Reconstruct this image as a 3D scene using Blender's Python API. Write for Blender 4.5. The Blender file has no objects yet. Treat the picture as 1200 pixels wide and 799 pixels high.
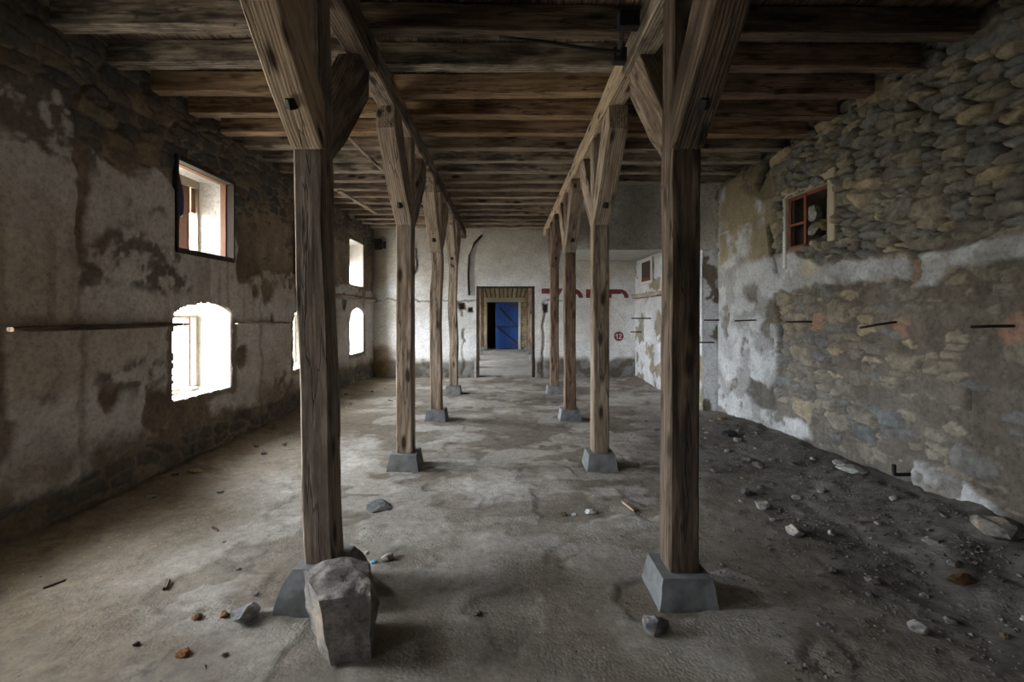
import bpy, bmesh, math, random
import numpy as np
from mathutils import Vector, Matrix, noise as mnoise
random.seed(7)
S = bpy.context.scene
COL = S.collection
F = 533.3                      # focal length in pixels (16 mm on a 36 mm wide frame)
CX, CY, EYE = 593.0, 367.0, 1.66
# ------------------------------------------------------------------ camera
cam = bpy.data.objects.new('camera', bpy.data.cameras.new('camera'))
COL.objects.link(cam)
cam.location = (0, 0, EYE); cam.rotation_euler = (math.pi/2, 0, 0)
cam.data.lens = 16; cam.data.sensor_width = 36; cam.data.sensor_fit = 'HORIZONTAL'
cam.data.shift_x = (600-CX)/1200; cam.data.shift_y = -(399.5-CY)/1200
cam.data.clip_start = 0.05
S.camera = cam
# ------------------------------------------------------------------ light
S.view_settings.view_transform = 'Standard'; S.view_settings.look = 'None'
S.view_settings.gamma = 1; S.view_settings.use_curve_mapping = False
S.view_settings.exposure = 0.0
W = bpy.data.worlds.new('World'); S.world = W; W.use_nodes = True
bg = W.node_tree.nodes['Background']
bg.inputs[0].default_value = (0.90, 0.95, 1.0, 1); bg.inputs[1].default_value = 72.0
S.cycles.max_bounces = 10; S.cycles.diffuse_bounces = 7
S.cycles.sample_clamp_indirect = 8

LX, RX, RX2 = -3.42, 3.60, 3.34           # left wall, right wall, far right wall
YE, YB, YF = 11.7, 7.7, 21.0              # end wall, bulkhead, farthest wall
WT = 0.52                                  # outer wall thickness
YN = -3.6                                  # wall behind the viewer
PITCH = 2.65
WIN_Y = [4.69+PITCH*k for k in (-2, -1, 0, 1, 2)]          # near edges
WIN2_Y = [12.9, 14.7, 16.5, 18.3]
WINW = 1.01

def portal(x, y, z, sx, sz, flip):
    d = bpy.data.lights.new('daylight_portal', 'AREA'); d.shape = 'RECTANGLE'
    d.size = sx; d.size_y = sz
    d.cycles.is_portal = True
    o = bpy.data.objects.new('daylight_portal', d); COL.objects.link(o)
    o.location = (x, y, z); o.rotation_euler = (math.pi/2, 0, -math.pi/2 if flip else math.pi/2)
for y in WIN_Y:
    for z in (1.3, 2.8):
        portal(LX-WT-0.02, y+WINW/2, z, 1.1, 1.15, True)
for y in WIN2_Y:
    portal(LX-WT-0.02, y+WINW/2, 1.3, 1.1, 1.15, True)

# ------------------------------------------------------------------ helpers
def hsh(ix, iy, s):
    h = (ix.astype(np.int64)*374761393 + iy.astype(np.int64)*668265263 + s*1442695041) & 0xffffffff
    h = ((h ^ (h >> 13))*1274126177) & 0xffffffff
    h = h ^ (h >> 16)
    return (h & 0xffffff)/float(0xffffff)
def vn(x, y, s=0):
    ix = np.floor(x); iy = np.floor(y); fx = x-ix; fy = y-iy
    fx = fx*fx*(3-2*fx); fy = fy*fy*(3-2*fy)
    a = hsh(ix, iy, s); b = hsh(ix+1, iy, s); c = hsh(ix, iy+1, s); d = hsh(ix+1, iy+1, s)
    return (a*(1-fx)+b*fx)*(1-fy) + (c*(1-fx)+d*fx)*fy
def fbm(x, y, s=0, o=5, g=0.5):
    t = 0; a = 1; n = 0
    for k in range(o):
        t = t+a*vn(x*2**k+17.3*k, y*2**k-9.1*k, s+k*31); n += a; a *= g
    return t/n
def sstep(a, b, x):
    t = np.clip((x-a)/(b-a), 0, 1); return t*t*(3-2*t)
def psdf(u, v, poly):
    """signed distance to a polygon, positive inside"""
    d = np.full(u.shape, 1e9); ins = np.zeros(u.shape, bool); n = len(poly)
    for i in range(n):
        x0, y0 = poly[i]; x1, y1 = poly[(i+1) % n]
        ex, ey = x1-x0, y1-y0; L = ex*ex+ey*ey+1e-12
        t = np.clip(((u-x0)*ex+(v-y0)*ey)/L, 0, 1)
        d = np.minimum(d, (u-x0-t*ex)**2+(v-y0-t*ey)**2)
        c = ((y0 > v) != (y1 > v)) & (u < (x1-x0)*(v-y0)/((y1-y0) if abs(y1-y0) > 1e-9 else 1e-9)+x0)
        ins ^= c
    d = np.sqrt(d); return np.where(ins, d, -d)
def stones(u, v, s, cw, ch):
    """coursed rubble: returns edge distance, height, two randoms"""
    wu = u+0.10*(fbm(u*3, v*3, s+5, 3)-0.5); wv = v+0.07*(fbm(u*3+9, v*3, s+6, 3)-0.5)
    wu = wu+0.02*(fbm(u*16, v*16, s+8, 2)-0.5); wv = wv+0.02*(fbm(u*16+3, v*16, s+9, 2)-0.5)
    wu = wu+0.012*(fbm(u*34, v*34, s+12, 2)-0.5); wv = wv+0.012*(fbm(u*34+3, v*34, s+13, 2)-0.5)
    x = wu/cw; y = wv/ch
    iy = np.floor(y); x = x+0.5*(iy % 2)*0
    ix = np.floor(x)
    f1 = np.full(u.shape, 9.0); f2 = f1.copy(); r1 = np.zeros(u.shape); r2 = r1.copy(); tl = r1.copy()
    for dx in (-1, 0, 1):
        for dy in (-1, 0, 1):
            cx = ix+dx; cy = iy+dy
            px = cx+0.1+0.8*hsh(cx, cy, s); py = cy+0.1+0.8*hsh(cx, cy, s+1)
            ax = np.abs(x-px); ay = np.abs(y-py)
            wgt = 0.75+0.6*hsh(cx, cy, s+4); d = (ax**3.2+ay**3.2)**(1/3.2)*wgt
            a = hsh(cx, cy, s+2); b = hsh(cx, cy, s+3)
            c = d < f1
            f2 = np.where(c, f1, np.minimum(f2, d)); f1 = np.where(c, d, f1)
            r1 = np.where(c, a, r1); r2 = np.where(c, b, r2)
            tl = np.where(c, (x-px)*(hsh(cx, cy, s+20)-.5)+(y-py)*(hsh(cx, cy, s+21)-.35), tl)
    e = f2-f1
    return e, sstep(0.02, 0.20, e)*(0.5+0.5*r1+0.5*tl+0.16*(fbm(u*14, v*14, s+15, 4)-.5)), r1, r2
def mix(a, b, t):
    t = t[..., None] if not np.isscalar(t) else t
    return a*(1-t)+b*t
def C(*c): return np.array(c, float)

def tag(o, label=None, cat=None, group=None, kind=None):
    if label: o['label'] = label
    if cat: o['category'] = cat
    if group: o['group'] = group
    if kind: o['kind'] = kind
    return o
def empty(name, loc=(0, 0, 0)):
    o = bpy.data.objects.new(name, None); COL.objects.link(o); o.location = loc; o.empty_display_size = 0.1
    return o
def link(name, me, mat, parent=None, loc=None):
    o = bpy.data.objects.new(name, me); COL.objects.link(o)
    if mat: me.materials.append(mat)
    if loc is not None: o.location = loc
    if parent: o.parent = parent
    return o
def grid_mesh(name, P, cols, keep=None, smooth=True):
    """P (n,m,3) array of points, cols (n,m,3)"""
    n, m = P.shape[:2]
    idx = np.arange(n*m).reshape(n, m)
    q = np.stack([idx[:-1, :-1], idx[1:, :-1], idx[1:, 1:], idx[:-1, 1:]], -1).reshape(-1, 4)
    if keep is not None: q = q[keep.reshape(-1)]
    me = bpy.data.meshes.new(name)
    me.vertices.add(n*m); me.vertices.foreach_set('co', P.reshape(-1).astype(np.float32))
    me.loops.add(len(q)*4); me.loops.foreach_set('vertex_index', q.reshape(-1).astype(np.int32))
    me.polygons.add(len(q)); me.polygons.foreach_set('loop_start', (np.arange(len(q))*4).astype(np.int32))
    me.polygons.foreach_set('loop_total', np.full(len(q), 4, np.int32))
    me.polygons.foreach_set('use_smooth', np.full(len(q), smooth))
    me.update(calc_edges=True)
    a = me.attributes.new('Col', 'FLOAT_COLOR', 'POINT')
    c4 = np.ones((n*m, 4), np.float32); c4[:, :3] = np.clip(cols.reshape(-1, 3), 0, 1)
    a.data.foreach_set('color', c4.reshape(-1))
    if keep is not None:
        bm = bmesh.new(); bm.from_mesh(me)
        bmesh.ops.delete(bm, geom=[v for v in bm.verts if not v.link_faces], context='VERTS')
        bm.to_mesh(me); bm.free()
    return me
def box_bm(bm, x0, x1, y0, y1, z0, z1):
    vs = [bm.verts.new(p) for p in ((x0,y0,z0),(x1,y0,z0),(x1,y1,z0),(x0,y1,z0),(x0,y0,z1),(x1,y0,z1),(x1,y1,z1),(x0,y1,z1))]
    for f in ((0,3,2,1),(4,5,6,7),(0,1,5,4),(1,2,6,5),(2,3,7,6),(3,0,4,7)): bm.faces.new([vs[i] for i in f])
    return vs
def prism_bm(bm, poly, fn, d0, d1):
    """poly of 2D points, fn(a,b,d)->xyz"""
    A = [bm.verts.new(fn(a, b, d0)) for a, b in poly]; B = [bm.verts.new(fn(a, b, d1)) for a, b in poly]
    n = len(poly)
    bm.faces.new(A); bm.faces.new(B[::-1])
    for i in range(n): bm.faces.new((A[i], B[i], B[(i+1) % n], A[(i+1) % n]))
def bm_obj(name, bm, mat, parent=None, loc=None, smooth=False, bevel=0, col=None):
    bmesh.ops.recalc_face_normals(bm, faces=bm.faces)
    if bevel:
        bmesh.ops.bevel(bm, geom=list(bm.edges), offset=bevel, segments=1, affect='EDGES', clamp_overlap=True)
    me = bpy.data.meshes.new(name); bm.to_mesh(me); bm.free()
    if smooth: me.polygons.foreach_set('use_smooth', [True]*len(me.polygons))
    if col is not None:
        a = me.attributes.new('Col', 'FLOAT_COLOR', 'POINT')
        a.data.foreach_set('color', np.tile(np.array(list(col)+[1], np.float32), len(me.vertices)))
    return link(name, me, mat, parent, loc)

# ------------------------------------------------------------------ materials
def nodes(name):
    m = bpy.data.materials.new(name); m.use_nodes = True
    nt = m.node_tree; b = nt.nodes['Principled BSDF']
    def N(t, **k):
        n = nt.nodes.new(t)
        for a, v in k.items(): setattr(n, a, v)
        return n
    def L(a, b_): nt.links.new(a, b_)
    return m, nt, b, N, L
def ramp(N, L, src, stops):
    r = N('ShaderNodeValToRGB'); e = r.color_ramp.elements
    while len(e) < len(stops): e.new(0.5)
    for i, (p, c) in enumerate(stops):
        e[i].position = p; e[i].color = (c[0], c[1], c[2], 1) if not np.isscalar(c) else (c, c, c, 1)
    L(src, r.inputs[0]); return r.outputs[0]
def noise_n(N, L, vec, scale, detail=6, rough=0.6):
    n = N('ShaderNodeTexNoise'); n.inputs['Scale'].default_value = scale
    n.inputs['Detail'].default_value = detail; n.inputs['Roughness'].default_value = rough
    L(vec, n.inputs['Vector']); return n.outputs['Fac']
def mixc(N, L, a, b, fac, mode='MIX'):
    m = N('ShaderNodeMix', data_type='RGBA', blend_type=mode)
    for s, v in ((6, a), (7, b), (0, fac)):
        if hasattr(v, 'links') or hasattr(v, 'is_linked'): L(v, m.inputs[s])
        else: m.inputs[s].default_value = v
    return m.outputs[2]
def masonry(name, fine=0.35, bump=0.6, bscale=35, speck=0.0):
    m, nt, b, N, L = nodes(name)
    at = N('ShaderNodeAttribute', attribute_name='Col')
    tc = N('ShaderNodeTexCoord'); v = tc.outputs['Object']
    n1 = noise_n(N, L, v, bscale, 8, 0.7); n2 = noise_n(N, L, v, 5, 6, 0.6)
    f1 = ramp(N, L, n1, [(0.32, 1-fine*.8), (0.5, 1.0), (0.72, 1+fine*.55)])
    f2 = ramp(N, L, n2, [(0.3, 1-fine*0.45), (0.6, 1.0)])
    c = mixc(N, L, at.outputs['Color'], f1, 1.0, 'MULTIPLY'); c = mixc(N, L, c, f2, 1.0, 'MULTIPLY')
    hgt = n1
    if speck:
        vo = N('ShaderNodeTexVoronoi'); vo.inputs['Scale'].default_value = 60; L(v, vo.inputs['Vector'])
        sp = ramp(N, L, vo.outputs['Color'], [(0.0, 0.55), (0.8, 1.05), (1.0, 1.5)])
        c = mixc(N, L, c, mixc(N, L, c, sp, 1.0, 'MULTIPLY'), speck)
        ad = N('ShaderNodeMath', operation='SUBTRACT'); L(n1, ad.inputs[0])
        mu = N('ShaderNodeMath', operation='MULTIPLY'); mu.inputs[1].default_value = 0.5
        L(vo.outputs['Distance'], mu.inputs[0]); L(mu.outputs[0], ad.inputs[1]); hgt = ad.outputs[0]
    L(c, b.inputs['Base Color']); b.inputs['Roughness'].default_value = 0.95
    b.inputs['Specular IOR Level'].default_value = 0.2
    bp = N('ShaderNodeBump'); bp.inputs['Strength'].default_value = bump; bp.inputs['Distance'].default_value = 0.012
    n3 = ramp(N, L, noise_n(N, L, v, 2.6, 4, 0.6), [(0.4, bump*.25), (0.62, bump)])
    L(n3, bp.inputs['Strength']); L(hgt, bp.inputs['Height']); L(bp.outputs[0], b.inputs['Normal'])
    return m
M_WALL = masonry('masonry', 0.45, 1.0, 26)
M_FLOOR = masonry('dusty_floor', 0.32, 0.75, 16, 0.3)
M_ROCK = masonry('rock', 0.6, 1.0, 45)

def wood(name, dark, mid, light, knots=0.5, rot=0.4):
    m, nt, b, N, L = nodes(name)
    at = N('ShaderNodeAttribute', attribute_name='gc'); v = at.outputs['Vector']
    mp = N('ShaderNodeMapping'); mp.inputs['Scale'].default_value = (1.1, 14, 14); L(v, mp.inputs[0])
    g = noise_n(N, L, mp.outputs[0], 2.2, 8, 0.65)
    mp2 = N('ShaderNodeMapping'); mp2.inputs['Scale'].default_value = (0.5, 5, 5); L(v, mp2.inputs[0])
    wv = N('ShaderNodeTexWave', wave_type='BANDS', bands_direction='Y'); wv.inputs['Scale'].default_value = 3
    wv.inputs['Distortion'].default_value = 6; wv.inputs['Detail'].default_value = 3; wv.inputs['Detail Scale'].default_value = 1.2
    L(mp2.outputs[0], wv.inputs['Vector'])
    gm = N('ShaderNodeMath', operation='MULTIPLY_ADD'); gm.inputs[1].default_value = 0.28; L(wv.outputs['Fac'], gm.inputs[0]); L(g, gm.inputs[2])
    c = ramp(N, L, gm.outputs[0], [(0.38, dark), (0.62, mid), (0.88, light)])
    # weathered stain patches
    mp4 = N('ShaderNodeMapping'); mp4.inputs['Scale'].default_value = (1.6, 5, 5); L(v, mp4.inputs[0])
    st = ramp(N, L, noise_n(N, L, mp4.outputs[0], 1.3, 5, 0.65), [(0.48, 0.0), (0.62, rot)])
    c = mixc(N, L, c, (dark[0]*0.35, dark[1]*0.33, dark[2]*0.35, 1), st)
    # knots
    mp3 = N('ShaderNodeMapping'); mp3.inputs['Scale'].default_value = (2.6, 7.5, 7.5); L(v, mp3.inputs[0])
    vo = N('ShaderNodeTexVoronoi'); vo.inputs['Scale'].default_value = 1.0; L(mp3.outputs[0], vo.inputs['Vector'])
    kn = ramp(N, L, vo.outputs['Distance'], [(0.12, knots), (0.27, 0.0)])
    c = mixc(N, L, c, (dark[0]*0.25, dark[1]*0.18, dark[2]*0.15, 1), kn)
    # long drying cracks
    mp5 = N('ShaderNodeMapping'); mp5.inputs['Scale'].default_value = (0.7, 9, 9); L(v, mp5.inputs[0])
    cr0 = noise_n(N, L, mp5.outputs[0], 1.0, 4, 0.5)
    cr1 = ramp(N, L, cr0, [(0.488, 0.0), (0.5, 0.75), (0.512, 0.0)])
    c = mixc(N, L, c, (0.012, 0.009, 0.007, 1), cr1)
    L(c, b.inputs['Base Color']); b.inputs['Roughness'].default_value = 0.85; b.inputs['Specular IOR Level'].default_value = 0.25
    hs = N('ShaderNodeMath', operation='SUBTRACT'); L(gm.outputs[0], hs.inputs[0]); L(cr1, hs.inputs[1])
    bp = N('ShaderNodeBump'); bp.inputs['Strength'].default_value = 0.6; bp.inputs['Distance'].default_value = 0.008
    L(hs.outputs[0], bp.inputs['Height']); L(bp.outputs[0], b.inputs['Normal'])
    return m
W_GREY = wood('weathered_grey_wood', (0.11, 0.083, 0.062), (0.24, 0.185, 0.14), (0.38, 0.31, 0.24), 0.9)
W_TAN = wood('tan_wood', (0.13, 0.095, 0.070), (0.28, 0.212, 0.155), (0.44, 0.36, 0.28), 0.95, 0.25)
W_PALE = wood('pale_knotty_wood', (0.20, 0.14, 0.09), (0.40, 0.30, 0.20), (0.58, 0.47, 0.34), 1.0, 0.15)
W_DARK = wood('dark_brown_wood', (0.042, 0.031, 0.022), (0.125, 0.09, 0.063), (0.24, 0.175, 0.125), 0.8)
W_RED = wood('reddish_brown_wood', (0.05, 0.029, 0.020), (0.15, 0.095, 0.066), (0.28, 0.19, 0.135), 0.7)
W_ORANGE = wood('orange_brown_wood', (0.13, 0.078, 0.044), (0.31, 0.20, 0.12), (0.48, 0.34, 0.21), 0.6)
W_JGREY = wood('silvered_joist_wood', (0.10, 0.083, 0.066), (0.27, 0.22, 0.17), (0.50, 0.43, 0.34), 0.7, 0.75)
W_LINING = wood('dark_lining_wood', (0.02, 0.014, 0.01), (0.055, 0.038, 0.026), (0.11, 0.078, 0.055), 0.6)  # darker brown wood for the doorway lining
W_DECK = wood('deck_board_wood', (0.12, 0.082, 0.056), (0.28, 0.20, 0.14), (0.44, 0.35, 0.26), 0.5, 0.6)

def flat(name, c, rough=0.7, metal=0.0, var=0.3, scale=30):
    m, nt, b, N, L = nodes(name)
    tc = N('ShaderNodeTexCoord')
    n = noise_n(N, L, tc.outputs['Object'], scale, 5, 0.6)
    col = mixc(N, L, (c[0]*(1-var), c[1]*(1-var), c[2]*(1-var), 1), (c[0]*(1+var*.6), c[1]*(1+var*.6), c[2]*(1+var*.6), 1), n)
    L(col, b.inputs['Base Color']); b.inputs['Roughness'].default_value = rough; b.inputs['Metallic'].default_value = metal
    bp = N('ShaderNodeBump'); bp.inputs['Strength'].default_value = 0.35; bp.inputs['Distance'].default_value = 0.004
    L(n, bp.inputs['Height']); L(bp.outputs[0], b.inputs['Normal'])
    return m
M_IRON = flat('rusty_dark_iron', (0.035, 0.025, 0.02), 0.75, 0.3)
M_BLACK = flat('black_iron', (0.008, 0.007, 0.007), 0.8)
M_RUST = flat('red_rust', (0.14, 0.035, 0.018), 0.8)
M_CONC = flat('concrete_footing', (0.20, 0.208, 0.212), 0.95, 0, 0.9, 11)
M_CREAM = flat('cream_painted_wood', (0.34, 0.29, 0.21), 0.85, 0, 0.35, 18)
M_WHITEP = flat('chipped_white_paint', (0.55, 0.53, 0.48), 0.8, 0, 0.35, 18)
M_REDP = flat('faded_maroon_paint', (0.17, 0.03, 0.035), 0.8, 0, 0.35, 12)
M_LETTER = flat('whitish_numeral_paint', (0.55, 0.5, 0.48), 0.8)
M_BLUE = flat('blue_door_paint', (0.003, 0.06, 0.27), 0.5, 0, 0.35, 6)
M_CLOTH = flat('black_plastic_sheet', (0.01, 0.012, 0.03), 0.35, 0, 0.3)
M_SHUT = flat('brown_casement_wood', (0.17, 0.075, 0.035), 0.7, 0, 0.4, 14)
M_FRAME = flat('sooty_frame_wood', (0.035, 0.025, 0.018), 0.85)
M_PAPER = flat('white_scrap', (0.6, 0.62, 0.64), 0.8)
M_BLUECAP = flat('light_blue_plastic', (0.12, 0.35, 0.55), 0.4)
M_GROUND = flat('outdoor_ground', (0.42, 0.38, 0.30), 0.95)

def set_gc(me, along, off=None):
    """grain coordinates from local vertex positions; along = direction of the grain"""
    n = len(me.vertices); co = np.empty(n*3, np.float32); me.vertices.foreach_get('co', co); co = co.reshape(-1, 3)
    d = Vector(along).normalized(); a = Vector((0, 0, 1)) if abs(d.z) < 0.9 else Vector((1, 0, 0))
    e1 = d.cross(a).normalized(); e2 = d.cross(e1)
    o = off or [random.uniform(-30, 30) for _ in range(3)]
    g = np.stack([co@np.array(d)+o[0], co@np.array(e1)+o[1], co@np.array(e2)+o[2]], -1).astype(np.float32)
    at = me.attributes.new('gc', 'FLOAT_VECTOR', 'POINT'); at.data.foreach_set('vector', g.reshape(-1))
def timber(name, p0, p1, w, h, mat, parent=None, wob=0.006, ch=0.012, up=(0, 0, 1), seg=0.12, loc=None, taper=None, curve=None, twist=0):
    """hewn timber between two points, w across, h along 'up'"""
    p0, p1 = Vector(p0), Vector(p1); d = (p1-p0); Ln = d.length; d.normalize()
    u = Vector(up); s = d.cross(u).normalized(); u = s.cross(d).normalized()
    n = max(2, int(Ln/seg)); sd = random.uniform(0, 100)
    hw, hh = w/2, h/2; c = min(ch, hw*.5, hh*.5)
    ring = [(-hw, -hh+c), (-hw, hh-c), (-hw+c, hh), (hw-c, hh), (hw, hh-c), (hw, -hh+c), (hw-c, -hh), (-hw+c, -hh)]
    bm = bmesh.new(); R = []
    for i in range(n+1):
        t = i/n; k = 1 if taper is None else taper(t)
        row = []
        off = curve(t) if curve else (0, 0)
        tw = twist*(t-.5)
        for j, (a, b_) in enumerate(ring):
            ca, sa = math.cos(tw), math.sin(tw)
            a2, b2 = a*ca-b_*sa, a*sa+b_*ca
            q = mnoise.noise_vector(Vector((t*Ln*1.6+sd, a*9, b_*9)))*wob + mnoise.noise_vector(Vector((t*Ln*6+sd, a*12+5, b_*12)))*wob*0.4
            p = p0+d*(Ln*t)+s*(a2*k+off[0]+q.x)+u*(b2*k+off[1]+q.y)
            if i in (0, n): p = p0+d*(Ln*t)+s*(a2*k+off[0]+q.x)+u*(b2*k+off[1]+q.y)
            row.append(bm.verts.new(p))
        R.append(row)
    for i in range(n):
        for j in range(8):
            bm.faces.new((R[i][j], R[i][(j+1) % 8], R[i+1][(j+1) % 8], R[i+1][j]))
    bm.faces.new(R[0][::-1]); bm.faces.new(R[-1])
    bmesh.ops.recalc_face_normals(bm, faces=bm.faces)
    me = bpy.data.meshes.new(name); bm.to_mesh(me); bm.free()
    set_gc(me, d)
    return link(name, me, mat, parent, loc)
def profile_timber(name, poly, x0, x1, mat, along, parent=None, wob=0.004):
    """a timber whose side outline is a (y,z) polygon, extruded in x"""
    pts = []
    n = len(poly)
    for i in range(n):
        a, b_ = poly[i], poly[(i+1) % n]; L_ = math.dist(a, b_); k = max(1, int(L_/0.07))
        for j in range(k): pts.append((a[0]+(b_[0]-a[0])*j/k, a[1]+(b_[1]-a[1])*j/k))
    sd = random.uniform(0, 50)
    cy = sum(p[0] for p in poly)/n; cz = sum(p[1] for p in poly)/n
    bm = bmesh.new()
    rows = []
    c = 0.008
    for x, k in ((x0, 1), (x0+c, 0), (x1-c, 0), (x1, 1)):
        r = []
        for (y, z) in pts:
            q = mnoise.noise_vector(Vector((y*4+sd, z*4, x*2)))*wob*2
            dy, dz = y-cy, z-cz; L_ = math.hypot(dy, dz)
            r.append(bm.verts.new((x+q.x*.5, y-dy/L_*c*k+q.y, z-dz/L_*c*k+q.z)))
        rows.append(r)
    m = len(pts)
    for a in range(3):
        for j in range(m): bm.faces.new((rows[a][j], rows[a][(j+1) % m], rows[a+1][(j+1) % m], rows[a+1][j]))
    for r in (rows[0], rows[3][::-1]): 
        f = bm.faces.new(r)
    bmesh.ops.recalc_face_normals(bm, faces=bm.faces)
    bmesh.ops.triangulate(bm, faces=[f for f in bm.faces if len(f.verts) > 4])
    me = bpy.data.meshes.new(name); bm.to_mesh(me); bm.free()
    set_gc(me, along)
    return link(name, me, mat, parent)
def rock_mesh(name, dims, seed, sub=3, rough=0.18, col=(0.2, 0.2, 0.2), flatb=True, hull=None):
    bm = bmesh.new()
    rs = random.Random(seed)
    if hull:
        vs = [bm.verts.new(p) for p in hull]
        bmesh.ops.convex_hull(bm, input=vs)
    else:
        for _ in range(24):
            v = Vector((rs.gauss(0, 1), rs.gauss(0, 1), rs.gauss(0, 1))).normalized()
            bm.verts.new((v.x*dims[0]/2, v.y*dims[1]/2, v.z*dims[2]/2))
        bmesh.ops.convex_hull(bm, input=list(bm.verts))
        bmesh.ops.delete(bm, geom=[v for v in bm.verts if not v.link_faces], context='VERTS')
    bmesh.ops.triangulate(bm, faces=bm.faces)
    bmesh.ops.recalc_face_normals(bm, faces=bm.faces)
    if sub:
        bmesh.ops.subdivide_edges(bm, edges=bm.edges, cuts=sub, use_grid_fill=True)
    bm.normal_update()
    sz = min(dims)
    for v in bm.verts:
        q = mnoise.noise(v.co*(2.2/sz)+Vector((seed, 0, 0))) + 0.5*mnoise.noise(v.co*(6/sz)+Vector((seed, 3, 0)))
        v.co += v.normal*q*rough*sz*0.5
    if flatb and not hull:
        zm = min(v.co.z for v in bm.verts)
        for v in bm.verts: v.co.z -= zm*0.85
        for v in bm.verts: v.co.z = max(v.co.z, 0)
    me = bpy.data.meshes.new(name); bmesh.ops.recalc_face_normals(bm, faces=bm.faces); bm.to_mesh(me); bm.free()
    me.polygons.foreach_set('use_smooth', [False]*len(me.polygons))
    a = me.attributes.new('Col', 'FLOAT_COLOR', 'POINT')
    cl = []
    for v in me.vertices:
        q = mnoise.noise(v.co*(1.6/sz)+Vector((seed*3, 1, 0))); p = mnoise.noise(v.co*(5/sz)+Vector((seed*3, 8, 0)))
        k = 1+.55*q+.4*p; w_ = max(0, min(1, q*2)); cl += [col[0]*k*(1+.12*w_), col[1]*k, col[2]*k*(1-.18*w_), 1]
    a.data.foreach_set('color', np.clip(np.array(cl, np.float32), .01, 1))
    return me
def rod_mesh(name, pts, r, n=8):
    bm = bmesh.new(); R = []
    for i, p in enumerate(pts):
        p = Vector(p); a = Vector(pts[max(0, i-1)]); b_ = Vector(pts[min(len(pts)-1, i+1)])
        d = (b_-a).normalized(); up = Vector((0, 0, 1)) if abs(d.z) < 0.9 else Vector((1, 0, 0))
        s = d.cross(up).normalized(); u = s.cross(d)
        R.append([bm.verts.new(p+(s*math.cos(t)+u*math.sin(t))*r) for t in [2*math.pi*k/n for k in range(n)]])
    for i in range(len(R)-1):
        for j in range(n): bm.faces.new((R[i][j], R[i][(j+1) % n], R[i+1][(j+1) % n], R[i+1][j]))
    bm.faces.new(R[0][::-1]); bm.faces.new(R[-1])
    bmesh.ops.recalc_face_normals(bm, faces=bm.faces)
    me = bpy.data.meshes.new(name); bm.to_mesh(me); bm.free()
    me.polygons.foreach_set('use_smooth', [True]*len(me.polygons)); return me

# measured positions: a photo pixel seen on a known plane of the room
def onL(x, y): Y = -LX*F/(CX-x); return (Y, EYE-(y-CY)*Y/F)
def onR(x, y): Y = RX*F/(x-CX); return (Y, EYE-(y-CY)*Y/F)
def onE(x, y, Y=YE): return ((x-CX)*Y/F, EYE-(y-CY)*Y/F)
def onF(x, y, z=0): Y = (EYE-z)*F/(y-CY); return ((x-CX)*Y/F, Y)

# ------------------------------------------------------------------ colours of plaster, mud, stone
PL = C(0.60, 0.58, 0.55); MUD = C(0.19, 0.15, 0.108); MOLD = C(0.085, 0.07, 0.055)
def stone_col(r1, r2, u, v):
    c = mix(C(0.115, 0.115, 0.115), C(0.205, 0.19, 0.165), r1)
    c = mix(c, C(0.27, 0.24, 0.185), sstep(0.86, 0.94, r2))
    c = mix(c, C(0.135, 0.145, 0.155), sstep(0.3, 0.15, r2))
    return c*(0.6+0.7*fbm(u*14, v*14, 77, 5))[..., None]

# left wall -------------------------------------------------------------
def arch_poly(y0):
    y1 = y0+WINW; z0, zs, zt = 0.74, 1.66, 1.79
    top = [(y1-(y1-y0)*k/10, zs+(zt-zs)*math.sin(math.pi*k/10)**0.8) for k in range(11)]
    return [(y0, z0), (y1, z0)]+top
def rect_poly(y0): return [(y0, 2.29), (y0+WINW, 2.29), (y0+WINW, 3.31), (y0, 3.31)]
res = 0.02
us = np.arange(YN, YE+0.001, res); vs = np.arange(-0.05, 3.96, res)
U, V = np.meshgrid(us, vs, indexing='ij')
wu = U+0.10*(fbm(U*4, V*4, 1, 5)-0.5)*2; wv = V+0.10*(fbm(U*4+50, V*4, 2, 5)-0.5)*2
e, sh, r1, r2 = stones(U, V, 11, 0.30, 0.13)
# plaster presence
top_line = np.interp(U, [YN, 3.0, 3.45, 3.55, 3.62, 3.68, 3.78, 3.95, 4.1, 4.25, 4.45, 4.7, 5.7, 6.0, 6.4, 7.4, 9.0, 10.0, 11.7],
                     [3.3, 3.35, 3.38, 3.25, 3.2, 3.0, 3.0, 2.92, 2.9, 3.05, 3.05, 2.95, 2.7, 2.15, 2.3, 2.3, 2.2, 2.25, 2.2])
bot_line = np.interp(U, [YN, 3.0, 3.6, 4.3, 5.0, 5.7, 6.5, 7.4, 9, 11.7], [0.35, 0.33, 0.35, 0.42, 0.5, 0.42, 0.38, 0.45, 0.5, 0.42])
pm = np.minimum(sstep(-0.03, 0.02, top_line-wv), sstep(-0.05, 0.04, wv-bot_line))
for (x0, y0_, r_) in ((5.95, 2.3, .22), (6.5, 2.0, .14), (6.2, 1.95, .08), (6.65, 1.6, .06), (9.6, 1.9, .15), (3.9, .95, .09), (4.45, .7, .2), (4.9, .5, .3), (5.9, 1.1, .12), (8.8, 2.0, .2)):
    pm *= 1-sstep(0.03, -0.03, np.hypot(wu-x0, (wv-y0_)*0.8)-r_)
holes = np.zeros(U.shape) - 9
for y0 in WIN_Y:
    for p in (arch_poly(y0), rect_poly(y0)): holes = np.maximum(holes, psdf(U, V, p))
# broken plaster around the low windows
for y0 in WIN_Y:
    d = psdf(U, V, arch_poly(y0))
    brk = sstep(-0.10, -0.05, d+0.10*(fbm(U*7, V*7, 4, 3)-0.4))*sstep(1.7, 1.5, V)
    pm *= 1-0.9*brk
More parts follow.
